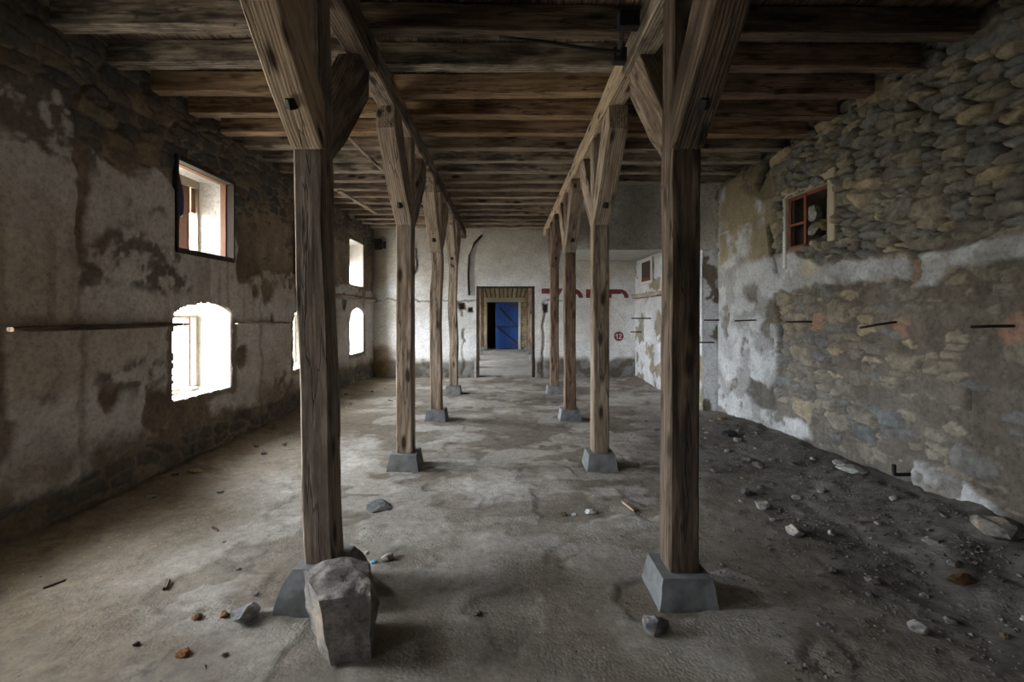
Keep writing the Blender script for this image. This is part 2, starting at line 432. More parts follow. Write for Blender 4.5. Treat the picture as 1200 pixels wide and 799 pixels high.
# channels (an old pipe run) every bay
for yc in (3.66, 3.66+PITCH*1.02, 3.66+2*PITCH, 3.66-PITCH):
    w_ = np.interp(V, [0.3, 1.2, 1.9, 2.4, 3.1], [0.028, 0.03, 0.022, 0.05, 0.06])
    ch = sstep(0.012, -0.012, np.abs(wu-yc-0.03*(vn(V*3, V*0, 9)-.5))-w_)*sstep(3.25, 3.15, V)
    pm *= 1-ch*sstep(0.25, 0.5, fbm(U*6, V*3, 13, 3)+0.25)*(1-.55*sstep(2.25, 2.0, V))
mold = sstep(0.53, 0.68, fbm(wu*1.3, wv*1.9, 20, 6)+0.19*sstep(2.1, 2.7, V)-0.10*sstep(2.2, 1.7, V)+0.10*sstep(1.0, .5, V)) * sstep(0.40, 0.58, fbm(U*11, V*11, 22, 5)+0.06*sstep(1.9, 2.6, V))
damp = sstep(0.85, 0.35, wv)*sstep(0.35, 0.7, fbm(wu*2, wv*3, 23, 5)+0.15)
pc = PL*(0.82+0.30*fbm(U*2.2, V*2.2, 24, 5))[..., None]
pc = mix(pc, pc*C(0.80, 0.74, 0.66), sstep(0.45, 0.7, fbm(U*0.9, V*1.4, 25, 4)))
pc = mix(pc, C(0.12, 0.098, 0.075), np.clip(mold*0.9, 0, 1)); pc = mix(pc, C(0.17, 0.13, 0.09), np.clip(damp*0.85, 0, 1))
strk = 0.6*sstep(0.6, 0.75, vn(U*14, V*0.6, 26))*sstep(0.75, 0.5, np.abs(V-1.95)/0.6)*sstep(.45, .7, vn(U*1.5, V*.3, 27))
pc = mix(pc, C(0.20, 0.135, 0.08), strk*0.6)
# rubble shows near the ceiling and at the foot, mud elsewhere
exp_ = np.clip(sstep(2.95, 3.35, V+0.25*(fbm(U*2, V*2, 28, 3)-.5)) + 0.75*sstep(0.55, 0.25, V), 0, 1)
sthr = sh-(0.85-0.75*exp_)-0.25*(fbm(U*3, V*3, 29, 4)-0.5)
sv = sstep(0.0, 0.12, sthr)
mudc = MUD*(0.62+0.7*fbm(U*5, V*5, 30, 5))[..., None]
mudc = mix(mudc, mudc*1.5, sstep(0.5, 0.7, fbm(U*1.2, V*1.2, 32, 4)))
bc = mix(mudc, stone_col(r1, r2, U, V)*C(.85,.78,.68), sv)
cols = mix(bc, pc, pm)
Hh = -0.018+0.035*np.maximum(sthr, 0)+0.010*fbm(U*8, V*8, 31, 5)-0.008*mold*pm
Hh = Hh*(1-pm)+pm*(0.004+0.012*fbm(U*1.5, V*1.5, 33, 4)+0.003*fbm(U*12, V*12, 34, 3))
Hh = Hh+0.05*sstep(0.42, 0.0, V)*fbm(U*2, V*3, 35, 4)
P = np.stack([LX+Hh, U, V], -1)
cc = (holes[:-1, :-1]+holes[1:, 1:]+holes[1:, :-1]+holes[:-1, 1:])/4
keep = cc+0.07*((fbm(U*7, V*7, 36, 4)-0.5)*sstep(2.0, 1.8, V))[:-1, :-1] < 0
wl = link('wall_left', grid_mesh('wall_left', P, cols, keep), M_WALL); tag(wl, kind='structure')
# masonry core with true window openings
def side_core(name, parent, ys, y_start, y_end, colr, x_in=-0.035):
    bm = bmesh.new(); x0, x1 = LX-WT, LX+x_in
    fn = lambda a, b_, d: (d, a, b_)
    y = y_start
    for y0 in ys:
        prism_bm(bm, [(y, -0.1), (y0, -0.1), (y0, 4.1), (y, 4.1)], fn, x0, x1)
        y1 = y0+WINW
        prism_bm(bm, [(y0, -0.1), (y1, -0.1), (y1, 0.74), (y0, 0.74)], fn, x0, x1)
        ap = arch_poly(y0)[2:]                      # right to left along the arch
        prism_bm(bm, [(y0, 2.29), (y1, 2.29)]+ap, fn, x0, x1)
        prism_bm(bm, [(y0, 3.31), (y1, 3.31), (y1, 4.1), (y0, 4.1)], fn, x0, x1)
        y = y1
    prism_bm(bm, [(y, -0.1), (y_end, -0.1), (y_end, 4.1), (y, 4.1)], fn, x0, x1)
    return bm_obj(name, bm, M_WALL, parent, col=colr)
side_core('window_reveals', wl, WIN_Y, YN, YE+0.25, (0.52, 0.50, 0.46))

# windows ---------------------------------------------------------------
def bar(bm, x0, x1, y0, y1, z0, z1): box_bm(bm, x0, x1, y0, y1, z0, z1)
wn = 0
for y0 in WIN_Y:
    y1 = y0+WINW
    # low arched opening: thin outer casement frame
    wn += 1; w = empty('window_%d' % wn, (LX-WT+0.06, y0+WINW/2, 0.74)); tag(w, kind='structure')
    def part(name, boxes, mat, par=w, bev=0.004):
        bm = bmesh.new()
        for b_ in boxes: box_bm(bm, *b_)
        o = bm_obj(name, bm, mat, par, bevel=bev)
        o.matrix_parent_inverse = Matrix.Translation(-par.location); return o
    xo = LX-WT+0.04
    if y0 > 3:
        for zz, zt in ((.80, 1.12), (1.16, 1.62)):
            jb = timber('broken_jamb_edge', (LX-.055, y1-.022, zz), (LX-.055, y1-.022, zt), .05, .045, M_CREAM, w, wob=.03, seg=.05); jb.matrix_parent_inverse = Matrix.Translation(-w.location)
    part('outer_frame', [(xo, xo+.05, y0+.003, y0+.05, .745, 1.64), (xo, xo+.05, y1-.05, y1-.003, .745, 1.64), (xo, xo+.05, y0+.05, y1-.05, .745, .78), (xo, xo+.05, y0+.05, y1-.05, 1.60, 1.64)], M_CREAM)
    part('casement_bar', [(xo-.02, xo+.05, y1-.17, y1-.13, .78, 1.60)], M_SHUT)
    if y0 < 0: part('light_block_boards', [(xo+.055, xo+.08, y0+.004, y0+.5, .75, 1.2), (xo+.055, xo+.08, y0+.004, y0+.5, 1.205, 1.62)], M_SHUT)  # unseen boards added behind the viewer to darken the foreground
    part('sill_rubble', [(LX-WT+.14, LX-.30, y0+.3, y0+.5, .741, .765), (LX-WT+.1, LX-.28, y1-.35, y1-.2, .741, .775)], M_CREAM, bev=0.01)
    # high square opening: heavy frame flush with the room face
    wn += 1; w2 = empty('window_%d' % wn, (LX, y0+WINW/2, 2.29)); tag(w2, kind='structure')
    fx0, fx1 = LX-.06, LX+.03
    if y0 < 9:
        part('inner_frame', [(fx0, fx1, y0, y0+.035, 2.29, 3.31), (fx0, fx1, y1-.03, y1, 2.29, 3.31), (fx0, fx1, y0+.045, y1-.045, 2.29, 2.345), (fx0, fx1, y0+.045, y1-.045, 3.255, 3.31)], M_FRAME, w2)
        part('inner_lining', [(fx0-.07, fx0, y1-.05, y1-.002, 2.345, 3.255), (fx0-.07, fx0, y0+.045, y1-.05, 3.25, 3.29)], M_SHUT, w2)
    part('outer_frame', [(xo, xo+.06, y0+.003, y0+.06, 2.295, 3.3), (xo, xo+.06, y1-.035, y1-.003, 2.295, 3.3), (xo, xo+.06, y0+.06, y1-.035, 2.295, 2.34), (xo, xo+.06, y0+.06, y1-.035, 3.2, 3.3)], M_CREAM, w2)
    part('shutter', [(xo-.01, xo+.03, (y1-.62 if y0 > 0 else y0+.01), y1-.17, 2.34, 3.2), (xo-.012, xo+.035, y1-.11, y1-.035, 2.9, 3.2)], M_SHUT, w2)  # behind the viewer the unseen shutter is widened to hold back light
    part('shutter_edge', [(xo-.01, xo+.04, y1-.168, y1-.14, 2.34, 3.2)], M_RUST, w2)
# torn black sheet hanging in the near high window
bm = bmesh.new()
y0 = 4.69
rows = [(3.20, .06, .03), (3.10, .06, .08), (3.0, .055, .13), (2.9, .055, .19), (2.80, .06, .2), (2.72, .09, .12)]
Rr = []
for i, (z, a, b_) in enumerate(rows):
    Rr.append([bm.verts.new((LX-.045-.02*math.sin(j*1.9+i*.8), y0+a+.01+(b_)*j/7, z-.012*(j % 2)*i*.5)) for j in range(7)])
for i in range(len(Rr)-1):
    for j in range(6): bm.faces.new((Rr[i][j], Rr[i][j+1], Rr[i+1][j+1], Rr[i+1][j]))
bmesh.ops.solidify(bm, geom=bm.faces[:], thickness=0.004)
o = bm_obj('torn_sheet', bm, M_CLOTH, smooth=True)
tag(o, 'torn black plastic sheet hanging inside the nearest upper square window', 'plastic sheet')

# right wall ------------------------------------------------------------
res = 0.0165
us = np.arange(YN, YB+0.001, res); vs = np.arange(-0.05, 3.96, res)
U, V = np.meshgrid(us, vs, indexing='ij')
wu = U+0.08*(fbm(U*5, V*5, 101, 5)-0.5)*2; wv = V+0.06*(fbm(U*5+50, V*5, 102, 5)-0.5)*2
e, sh, r1, r2 = stones(U, V, 140, 0.22, 0.085)
eb, shb, rb1, rb2 = stones(U, V, 171, 0.36, 0.19)
big = (rb2 > 0.72) & (shb > 0.1)
bg_ = sstep(0.0, 0.1, shb-0.1)*(rb2 > 0.72)
sh = sh*(1-bg_)+bg_*(shb*1.1); r1 = np.where(big, rb1, r1); r2 = np.where(big, (rb2*7) % 1, r2)
p_main = [onR(*p) for p in ((844,205),(850,200),(880,232),(903,236),(905,262),(902,300),(925,296),(960,310),(1000,306),(1064,302),(1066,322),(1000,330),(960,332),(932,341),(915,338),(900,358),(898,376),(911,384),(914,420),(904,455),(880,442),(874,460),(890,478),(925,490),(948,497),(949,513),(889,509),(880,494),(841,482))]
p_b2 = [onR(*p) for p in ((1079,302),(1120,296),(1160,286),(1230,270),(1230,300),(1160,310),(1112,316),(1092,338),(1078,332))]
p_b3 = [onR(*p) for p in ((1070,540),(1107,548),(1140,572),(1180,610),(1230,640),(1230,660),(1120,595),(1072,575))]
p_dirty = [onR(*p) for p in ((844,200),(905,190),(916,300),(880,305),(844,312))]
p_hole = [onR(*p) for p in ((893,190),(905,186),(898,204),(888,225),(884,215))]
pm = sstep(-0.03, 0.02, np.maximum(np.maximum(psdf(wu, wv, p_main), psdf(wu, wv, p_b2)), psdf(wu, wv, p_b3)))
pm *= 1-0.8*sstep(0.60, 0.68, fbm(U*3.5, V*3.5, 108, 5))*sstep(2.2, 1.9, V)
dirty = sstep(-0.06, 0.06, psdf(wu, wv, p_dirty))
# mortar cover: high where mud render hides the stones
mcov = 0.18+0.52*sstep(2.35, 2.0, V+0.3*(fbm(U*1.5, V*1.5, 110, 3)-.5))
mcov = mcov-0.33*sstep(0.9, 0.2, np.hypot((U-5.4)/1.3, (V-1.2)/0.9))-0.3*sstep(0.7, 0.1, np.hypot((U-4.6)/1.2, (V-0.6)/0.35))
mcov = mcov+0.5*sstep(0.35, 0.1, np.abs(U-6.35)/1.0)*sstep(2.5, 2.2, V)
mcov = mcov+0.6*dirty
mcov = mcov+0.45*(fbm(U*3.5, V*3.5, 111, 4)-0.5)+0.12*sstep(4.6, 3.4, U)*sstep(2.2, 2.0, V)
sthr = sh-mcov; sv = sstep(0.0, 0.06, sthr)
mudc = C(0.115, 0.098, 0.078)*(0.6+0.75*fbm(U*6, V*6, 112, 5))[..., None]
mudc = mix(mudc, C(0.17, 0.14, 0.09)*(0.8+0.4*fbm(U*9, V*9, 115, 4))[..., None], sstep(2.3, 2.7, V))
bc = mix(mudc, stone_col(r1, r2, U, V)*C(1.04, 0.95, 0.82), sv)
bc = mix(bc, bc*0.22, (1-sv)*sstep(0.10, 0.02, e)*sstep(0.35, 0.2, mcov)*(1-bg_))
bc = bc*(0.78+.44*fbm(U*22, V*22, 119, 4))[..., None]
blue = sstep(1.25, 0.5, V+0.4*(fbm(U*2, V*2, 116, 3)-.5))*sstep(3.2, 4.4, U)
bc = mix(bc, bc*C(1.0, 1.06, 1.15)*1.1, blue)
pc = C(0.46, 0.465, 0.47)*(0.62+0.6*fbm(U*3, V*3, 113, 5))[..., None]
pc = mix(pc, C(0.22, 0.215, 0.205), 0.7*sstep(0.47, 0.62, fbm(U*4, V*4, 114, 6)))
pc = mix(pc, C(0.24, 0.20, 0.13)*(0.8+0.4*fbm(U*9, V*9, 118, 4))[..., None], dirty*sstep(0.35, 0.55, fbm(U*2.5, V*2.5, 119, 4)+0.1*(V > 3)))
ylw = sstep(0.25, 0.05, np.hypot((U-5.35), (V-2.2)/0.7)); pc = mix(pc, C(0.42, 0.34, 0.20), 0.6*ylw)
cols = mix(bc, pc, pm)
RODS = [(1188, 382, 0.33), (1050, 378, 0.22), (953, 377, 0.24), (887, 376, 0.24), (856, 376, 0.0)]
for (x, y, ln) in RODS[:3]:
    uu, vv = onR(x+(4 if x < 1100 else 0), y+2)
    q = np.hypot((wu-uu)/(1.15), (wv-vv)*0.95)
    tcm = sstep(0.09 if x < 1100 else 0.12, 0.07 if x < 1100 else .10, q+0.10*(fbm(U*9, V*9, 130, 3)-.5))
    cols = mix(cols, C(0.27, 0.165, 0.12)*(0.7+0.4*fbm(U*12, V*12, 131, 3))[..., None], tcm)
    pm = np.maximum(pm*(1-tcm), 0)
uu, vv = onR(1071, 320)
tcm = sstep(0.0, -0.02, np.abs(wu-uu)-0.03)*sstep(.14, .10, np.abs(wv-vv)); cols = mix(cols, C(0.25, 0.15, 0.10), tcm*0.7)
Hh = -0.02+0.11*np.maximum(sthr, 0)+0.012*fbm(U*9, V*9, 117, 5)
Hh = Hh-0.035*sstep(0.12, 0.02, e)*sstep(0.4, 0.2, mcov)*(1-bg_)
Hh = Hh*(1-pm)+pm*(0.02+0.006*fbm(U*6, V*6, 118, 4))
crk = sstep(0.02, 0.0, np.abs(psdf(wu, wv, p_main)+0.0))*sstep(0.5, 0.62, fbm(U*2, V*2, 133, 3))
for pl_ in (p_hole, [onR(*p) for p in ((903,262),(907,300),(904,300),(900,264))], [onR(*p) for p in ((909,300),(913,320),(909,318),(907,302))], [onR(*p) for p in ((909,352),(916,384),(916,424),(913,424),(912,386),(906,360))], [onR(*p) for p in ((1132,460),(1134.5,459),(1134,480),(1132,480))]):
    hm = sstep(-0.012, 0.006, psdf(U+0.02*(fbm(U*20, V*20, 140, 2)-.5), V+0.02*(fbm(U*20, V*20, 141, 2)-.5), pl_)); Hh = Hh-0.11*hm; cols = mix(cols, C(0.03, 0.025, 0.02), hm)
NW = (4.95, 5.82, 2.45, 3.12)       # bricked-in window niche (y0,y1,z0,z1)
hole = psdf(U, V, [(NW[0], NW[2]), (NW[1], NW[2]), (NW[1], NW[3]), (NW[0], NW[3])])
cc = (hole[:-1, :-1]+hole[1:, 1:])/2
P = np.stack([RX-Hh, U, V], -1)[::-1]
wr = link('wall_right', grid_mesh('wall_right', P, cols[::-1], (cc < 0)[::-1]), M_WALL); tag(wr, kind='structure')
bm = bmesh.new(); xa, xb = RX+0.15, RX+0.55
box_bm(bm, xa, xb, YN, NW[0], -.1, 4.1); box_bm(bm, xa, xb, NW[1], YB+.02, -.1, 4.1)
box_bm(bm, xa, xb, NW[0], NW[1], -.1, NW[2]); box_bm(bm, xa, xb, NW[0], NW[1], NW[3], 4.1)
# niche lining
box_bm(bm, RX-.01, xa, NW[0]-.04, NW[0], NW[2]-.04, NW[3]+.04); box_bm(bm, RX-.01, xa, NW[1], NW[1]+.04, NW[2]-.04, NW[3]+.04)
box_bm(bm, RX-.01, xa, NW[0], NW[1], NW[2]-.04, NW[2]); box_bm(bm, RX-.01, xa, NW[0], NW[1], NW[3], NW[3]+.04)
box_bm(bm, xb-.05, xb, NW[0], NW[1], NW[2], NW[3])
bm_obj('masonry_core', bm, M_WALL, wr, col=(0.15, 0.125, 0.095))
# window in the right wall
w = empty('window_15', (RX, 5.38, 2.45)); tag(w, kind='structure')
def partw(name, boxes, mat, par, bev=0.004):
    bm = bmesh.new()
    for b_ in boxes: box_bm(bm, *b_)
    o = bm_obj(name, bm, mat, par, bevel=bev); o.matrix_parent_inverse = Matrix.Translation(-par.location); return o
partw('cream_jamb', [(RX-.05, RX+.10, NW[0]-.02, NW[0]+.09, NW[2], NW[3]+.13)], M_CREAM, w, 0.01)
partw('cream_lintel', [(RX-.035, RX+.10, NW[0]+.09, NW[1]+.08, NW[3]-.005, NW[3]+.12)], M_CREAM, w, 0.012)
partw('white_jamb', [(RX-.045, RX+.08, NW[1]-.02, NW[1]+.035, NW[2]-.22, NW[3])], M_WHITEP, w, 0.006)
g0, g1 = NW[0]+.09, NW[1]-.02
gm_ = g0+(g1-g0)*0.56
partw('rusted_casement', [(RX-.0, RX+.03, g1-.035, g1, NW[2]+.02, NW[3]-.01), (RX, RX+.03, gm_, gm_+.04, NW[2]+.04, NW[3]-.01), (RX, RX+.03, gm_+.04, g1-.035, NW[3]-.05, NW[3]-.01), (RX, RX+.03, gm_+.04, g1-.035, NW[2]+.30, NW[2]+.33), (RX+.01, RX+.04, g0, gm_, NW[3]-.05, NW[3]-.012), (RX, RX+.03, gm_+.04, g1-.035, NW[2]+.02, NW[2]+.05), (RX, RX+.03, g0, g0+.025, NW[2]+.35, NW[3]-.05)], M_RUST, w, 0.003)
k = 0
for (y, z, d1, d2, d3, c, wh) in ((5.28, 2.47, .22, .2, .46, (.20,.19,.17), 'tall upright'), (5.46, 2.47, .2, .14, .18, (.12,.11,.10), 'dark'), (5.64, 2.47, .2, .15, .14, (.28,.26,.24), 'pale rounded'), (5.66, 2.63, .18, .2, .2, (.22,.2,.19), 'grey middle'), (5.48, 2.66, .17, .18, .16, (.27,.20,.10), 'yellowish'), (5.66, 2.80, .16, .2, .24, (.32,.31,.29), 'topmost pale'), (5.13, 2.47, .18, .16, .3, (.13,.12,.1), 'narrow brown')):
    me = rock_mesh('infill_stone', (d1, d2, d3), 300+k, 3, 0.12, c); o = link('infill_stone', me, M_ROCK, loc=(RX+.28-.01*k, y, z)); k += 1
    tag(o, wh+' rubble stone stacked inside the broken window of the stone wall', 'stone', 'stones blocking the window niche')

# end wall ----------------------------------------------------------------
DX0, DX1, DZ = (558-CX)*YE/F, (627-CX)*YE/F, EYE+32*YE/F
res = 0.025
us = np.arange(LX-.02, RX2+0.03, res); vs = np.arange(-0.05, 4.05, res)
U, V = np.meshgrid(us, vs, indexing='ij')
wu = U+0.08*(fbm(U*5, V*5, 201, 5)-0.5)*2; wv = V+0.08*(fbm(U*5+50, V*5, 202, 5)-0.5)*2
pc = C(0.86, 0.86, 0.86)*(0.84+0.2*fbm(U*2.5, V*2.5, 203, 5))[..., None]
pc = mix(pc, C(0.46, 0.42, 0.35), 0.7*sstep(2.1, 2.7, wv+0.5*(fbm(U*1.2, V*1.2, 204, 4)-.5)))
pc = mix(pc, pc*C(.86,.82,.76), 0.6*sstep(0.45, 0.65, fbm(U*1.1, V*1.6, 209, 4)))
base = sstep(0.55, 0.38, wv+0.25*(fbm(U*1.6, V*1.6, 205, 4)-.5))
bcol = mix(C(0.24, 0.235, 0.22), C(0.13, 0.115, 0.09), sstep(.4, .65, fbm(U*6, V*6, 206, 5)))
cols = mix(pc, bcol, base)
brown = sstep(-2.75, -3.1, wu+0.2*(fbm(U*2, V*2, 207, 3)-.5))
cols = mix(cols, mix(C(0.36, 0.29, 0.20), C(0.22, 0.15, 0.08), sstep(0.9, 0.7, wv)), brown*np.clip(0.25+0.6*sstep(.9, .7, wv)+0.35*sstep(2.0, 2.6, wv), 0, 1))
Hh = 0.008*fbm(U*2, V*2, 208, 4)*(1-base)-0.02*base*fbm(U*8, V*8, 210, 4)
# horizontal break line and vertical crack
hl = sstep(0.03, 0.01, np.abs(wv-1.99+0.0*U))*sstep(.38, .55, fbm(U*2.5, V*.1, 211, 4)+.08)
vc = sstep(0.045, 0.015, np.abs(U-0.96-0.10*(fbm(V*3, V*0, 212, 4)-.5)))*sstep(2.0, 1.9, V)
vc = np.maximum(vc, sstep(0.05, 0.02, np.abs(U+1.12-0.2*(fbm(V*3, V*0, 213, 4)-.5)))*sstep(1.8, 1.7, V)*sstep(.4, .6, fbm(U*3, V*3, 214, 3)))
for hm in (hl*0.8, vc*0.85): cols = mix(cols, C(0.11, 0.09, 0.07), hm); Hh = Hh-0.02*hm
for (x0, y0_, a, b_) in ((541, 358, .14, .12), (551.5, 363, .09, .09), (640, 361, .08, .16)):
    cx_, cz_ = onE(x0, y0_)
    hm = sstep(0.02, -0.02, np.maximum(np.abs(wu-cx_)-a*.8, np.abs(wv-cz_)-b_*.8)); hin = sstep(0.02, -0.01, np.maximum(np.abs(U-cx_)-a*.5, np.abs(V-cz_)-b_*.55))
    cols = mix(cols, C(0.15, 0.11, 0.08), hm); cols = mix(cols, C(0.05, 0.035, 0.03), hin); Hh = Hh-0.02*hm-0.07*hin
low = sstep(0.15, 0.0, V)*(np.abs(U) < .9)
d = psdf(U, V, [(DX0, -1), (DX1, -1), (DX1, DZ), (DX0, DZ)])
P = np.stack([U, YE-Hh, V], -1)
cc = (d[:-1, :-1]+d[1:, 1:])/2
we = link('wall_end', grid_mesh('wall_end', P, cols, cc < 0), M_WALL); tag(we, kind='structure')
bm = bmesh.new(); ya, yb = YE+.13, YE+.50
box_bm(bm, LX-WT, DX0, ya, yb, -.1, 4.1); box_bm(bm, DX1, 3.9, ya, yb, -.1, 4.1); box_bm(bm, DX0, DX1, ya, yb, DZ, 4.1)
box_bm(bm, DX0-.05, DX0, YE+.004, ya, -.1, DZ+.05); box_bm(bm, DX1, DX1+.05, YE+.004, ya, -.1, DZ+.05); box_bm(bm, DX0, DX1, YE+.004, ya, DZ, DZ+.05)
bm_obj('masonry_core', bm, M_WALL, we, col=(0.45, 0.43, 0.40))
# timber lining of the opening
tr = empty('trim_1', (0, YE, 0)); tag(tr, kind='structure')
for n_, a, b_ in (('door_post', DX0+.003, DX0+.075), ('door_post', DX1-.085, DX1-.003)):
    timber(n_, ((a+b_)/2, YE+.05, 0.0), ((a+b_)/2, YE+.05, DZ-.05), b_-a, .12, W_LINING, tr, up=(0, 1, 0), wob=.003).matrix_parent_inverse = Matrix.Translation((0, -YE, 0))
timber('head_board', (DX0+.004, YE+.05, DZ-.028), (DX1-.004, YE+.05, DZ-.028), .12, .05, W_LINING, tr, wob=.002).matrix_parent_inverse = Matrix.Translation((0, -YE, 0))

# far right wall, pier and bulkhead ---------------------------------------
us = np.arange(YB, YE+.02, .025); vs = np.arange(-0.05, 2.9, .025); U, V = np.meshgrid(us, vs, indexing='ij')
wu = U+0.1*(fbm(U*5, V*5, 221, 5)-0.5)*2; wv = V+0.1*(fbm(U*5+50, V*5, 222, 5)-0.5)*2
pc = C(0.60, 0.60, 0.61)*(0.8+0.3*fbm(U*3, V*3, 223, 5))[..., None]
peel = sstep(.50, .56, fbm(wu*2.6, wv*2.6, 224, 6)+0.05*sstep(2.0, .4, V)-.05)
cols = mix(pc, C(0.27, 0.235, 0.18)*(0.7+.5*fbm(U*8, V*8, 225, 4))[..., None], peel)
P = np.stack([RX2-.004-.012*(1-peel)-.01*fbm(U*6, V*6, 226, 4), U, V], -1)[::-1]
wfr = link('wall_right_far', grid_mesh('wall_right_far', P, cols[::-1]), M_WALL); tag(wfr, kind='structure')
bm = bmesh.new(); box_bm(bm, RX2+.02, RX+.55, YB+.04, YE+.14, -.1, 4.1); bm_obj('masonry_core', bm, M_WALL, wfr, col=(.5, .5, .5))
# pier face (faces the viewer)
us = np.arange(RX2-.01, RX+.1, .02); vs = np.arange(-0.05, 2.80, .02); U, V = np.meshgrid(us, vs, indexing='ij')
pc = C(0.80, 0.81, 0.83)*(0.75+0.3*fbm(U*3, V*3, 233, 5))[..., None]
peel = sstep(.60, .66, fbm(U*5, V*3, 234, 6)+.12*sstep(2.4, 2.7, V)+.1*sstep(.6, .1, V))
cols = mix(pc, C(0.20, 0.17, 0.13), peel)
P = np.stack([U, YB+.0+.012*peel+.006*fbm(U*8, V*8, 235, 3), V], -1)
wp = link('wall_pier', grid_mesh('wall_pier', P, cols), M_WALL); tag(wp, kind='structure')
us = np.arange(1.16, RX+.1, .03); vs = np.arange(2.73, 3.97, .03); U, V = np.meshgrid(us, vs, indexing='ij')
cols = C(0.64, 0.61, 0.56)*(0.78+.35*fbm(U*1.6, V*1.6, 236, 4))[..., None]
P = np.stack([U, YB+.004*fbm(U*3, V*3, 237, 3)-.02, V], -1)
wb = link('wall_bulkhead', grid_mesh('wall_bulkhead', P, cols), M_WALL); tag(wb, kind='structure')
bm = bmesh.new(); box_bm(bm, 1.16, RX2+.02, YB-.012, YB+.25, 2.735, 3.97); box_bm(bm, 1.16, RX2+.02, YB+.25, YE, 3.0, 3.1)
bm_obj('bulkhead_core', bm, M_WALL, wb, col=(.45, .44, .41))

# wall behind the viewer, opposite side of the light ------------------------
bm = bmesh.new(); box_bm(bm, LX-WT, RX+.55, YN-.3, YN, -.1, 4.1)
o = bm_obj('wall_back', bm, M_WALL, col=(.35, .32, .28)); tag(o, kind='structure')

# room beyond -------------------------------------------------------------
bm = bmesh.new(); fnx = lambda a, b_, d: (d, a, b_)
y = YE+.5
for y0 in WIN2_Y:
    prism_bm(bm, [(y, -.1), (y0, -.1), (y0, 4.1), (y, 4.1)], fnx, LX-WT, LX)
    y1 = y0+WINW
    prism_bm(bm, [(y0, -.1), (y1, -.1), (y1, .74), (y0, .74)], fnx, LX-WT, LX)
    prism_bm(bm, [(y0, 4.1), (y1, 4.1)]+arch_poly(y0)[2:], fnx, LX-WT, LX); y = y1
prism_bm(bm, [(y, -.1), (YF+.5, -.1), (YF+.5, 4.1), (y, 4.1)], fnx, LX-WT, LX)
o = bm_obj('wall_left_beyond', bm, M_WALL, col=(.5, .48, .44)); tag(o, kind='structure')
bm = bmesh.new(); box_bm(bm, RX2, RX2+.5, YE+.5, YF+.5, -.1, 4.1)
o = bm_obj('wall_right_beyond', bm, M_WALL, col=(.45, .42, .36)); tag(o, kind='structure')
# farthest wall: rubble with a flat voussoir arch
FX0, FX1, FZ = (571.0-CX)*YF/F, (607.5-CX)*YF/F, EYE+13*YF/F
us = np.arange(-1.6, 1.6, .025); vs = np.arange(-.05, 3.3, .025); U, V = np.meshgrid(us, vs, indexing='ij')
e, sh, r1, r2 = stones(U, V, 250, .22, .12)
cols = mix(C(.14, .12, .09), mix(C(.30, .26, .19), C(.45, .36, .20), r1), sstep(.05, .2, sh))
ang = (U-(-.1))/(V+.6)*16; fr = np.abs((ang % 1)-.5)
av = sstep(2.36, 2.40, V)*sstep(2.92, 2.86, V)
va = sstep(.46, .36, fr)
cols = mix(cols, mix(C(.07, .055, .035), C(.34, .28, .18)*(0.7+.6*hsh(np.floor(ang), np.floor(ang)*0, 5))[..., None], va), av)
Hh = .04*sh*(1-av)+.05*va*av
d = psdf(U, V, [(FX0, -1), (FX1, -1), (FX1, FZ), (FX0, FZ)])
P = np.stack([U, YF-Hh, V], -1)
wf = link('wall_far', grid_mesh('wall_far', P, cols, ((d[:-1, :-1]+d[1:, 1:])/2) < 0), M_WALL); tag(wf, kind='structure')
bm = bmesh.new(); ya, yb = YF+.05, YF+.5
box_bm(bm, LX-WT, FX0, ya, yb, -.1, 4.1); box_bm(bm, FX1, 3.9, ya, yb, -.1, 4.1); box_bm(bm, FX0, FX1, ya, yb, FZ, 4.1)
box_bm(bm, LX-.2, -1.55, YF-.02, ya, -.1, 4.1); box_bm(bm, 1.55, 3.6, YF-.02, ya, -.1, 4.1); box_bm(bm, -1.6, 1.6, YF-.02, ya, 3.2, 4.1)
# dark passage behind
box_bm(bm, -1.6, -1.5, yb, yb+2, -.1, 2.6); box_bm(bm, 1.5, 1.6, yb, yb+2, -.1, 2.6); box_bm(bm, -1.6, 1.6, yb+2, yb+2.1, -.1, 2.6); box_bm(bm, -1.6, 1.6, yb, yb+2, 2.5, 2.6)
bm_obj('masonry_core', bm, M_WALL, wf, col=(.22, .19, .14))
dr = empty('door_1', ((FX0+FX1)/2, YF, 0)); tag(dr, kind='structure')
def dpart(name, boxes, mat, bev=.004, par=dr):
    bm = bmesh.new()
    for b_ in boxes: box_bm(bm, *b_)
    o = bm_obj(name, bm, mat, par, bevel=bev); o.matrix_parent_inverse = Matrix.Translation(-dr.location); return o
dpart('lintel', [(FX0-.12, FX1+.30, YF-.07, YF-.045, FZ, FZ+.2)], M_CREAM, .008)
dpart('jamb', [(FX0-.10, FX0, YF-.08, YF+.1, 0, FZ)], M_CREAM, .01)
dpart('jamb', [(FX1, FX1+.11, YF-.08, YF+.1, 0, FZ)], M_WHITEP, .01)
bx0, bx1 = (580.5-CX)*YF/F, FX1-.01
nb = 6; bw = (bx1-bx0)/nb
leaf = dpart('door_leaf', [(bx0+i*bw+.004, bx0+(i+1)*bw-.004, YF+.03, YF+.06, .03, FZ-.02) for i in range(nb)], M_BLUE, .006)
def dz(px, py): return onE(px, py, YF)
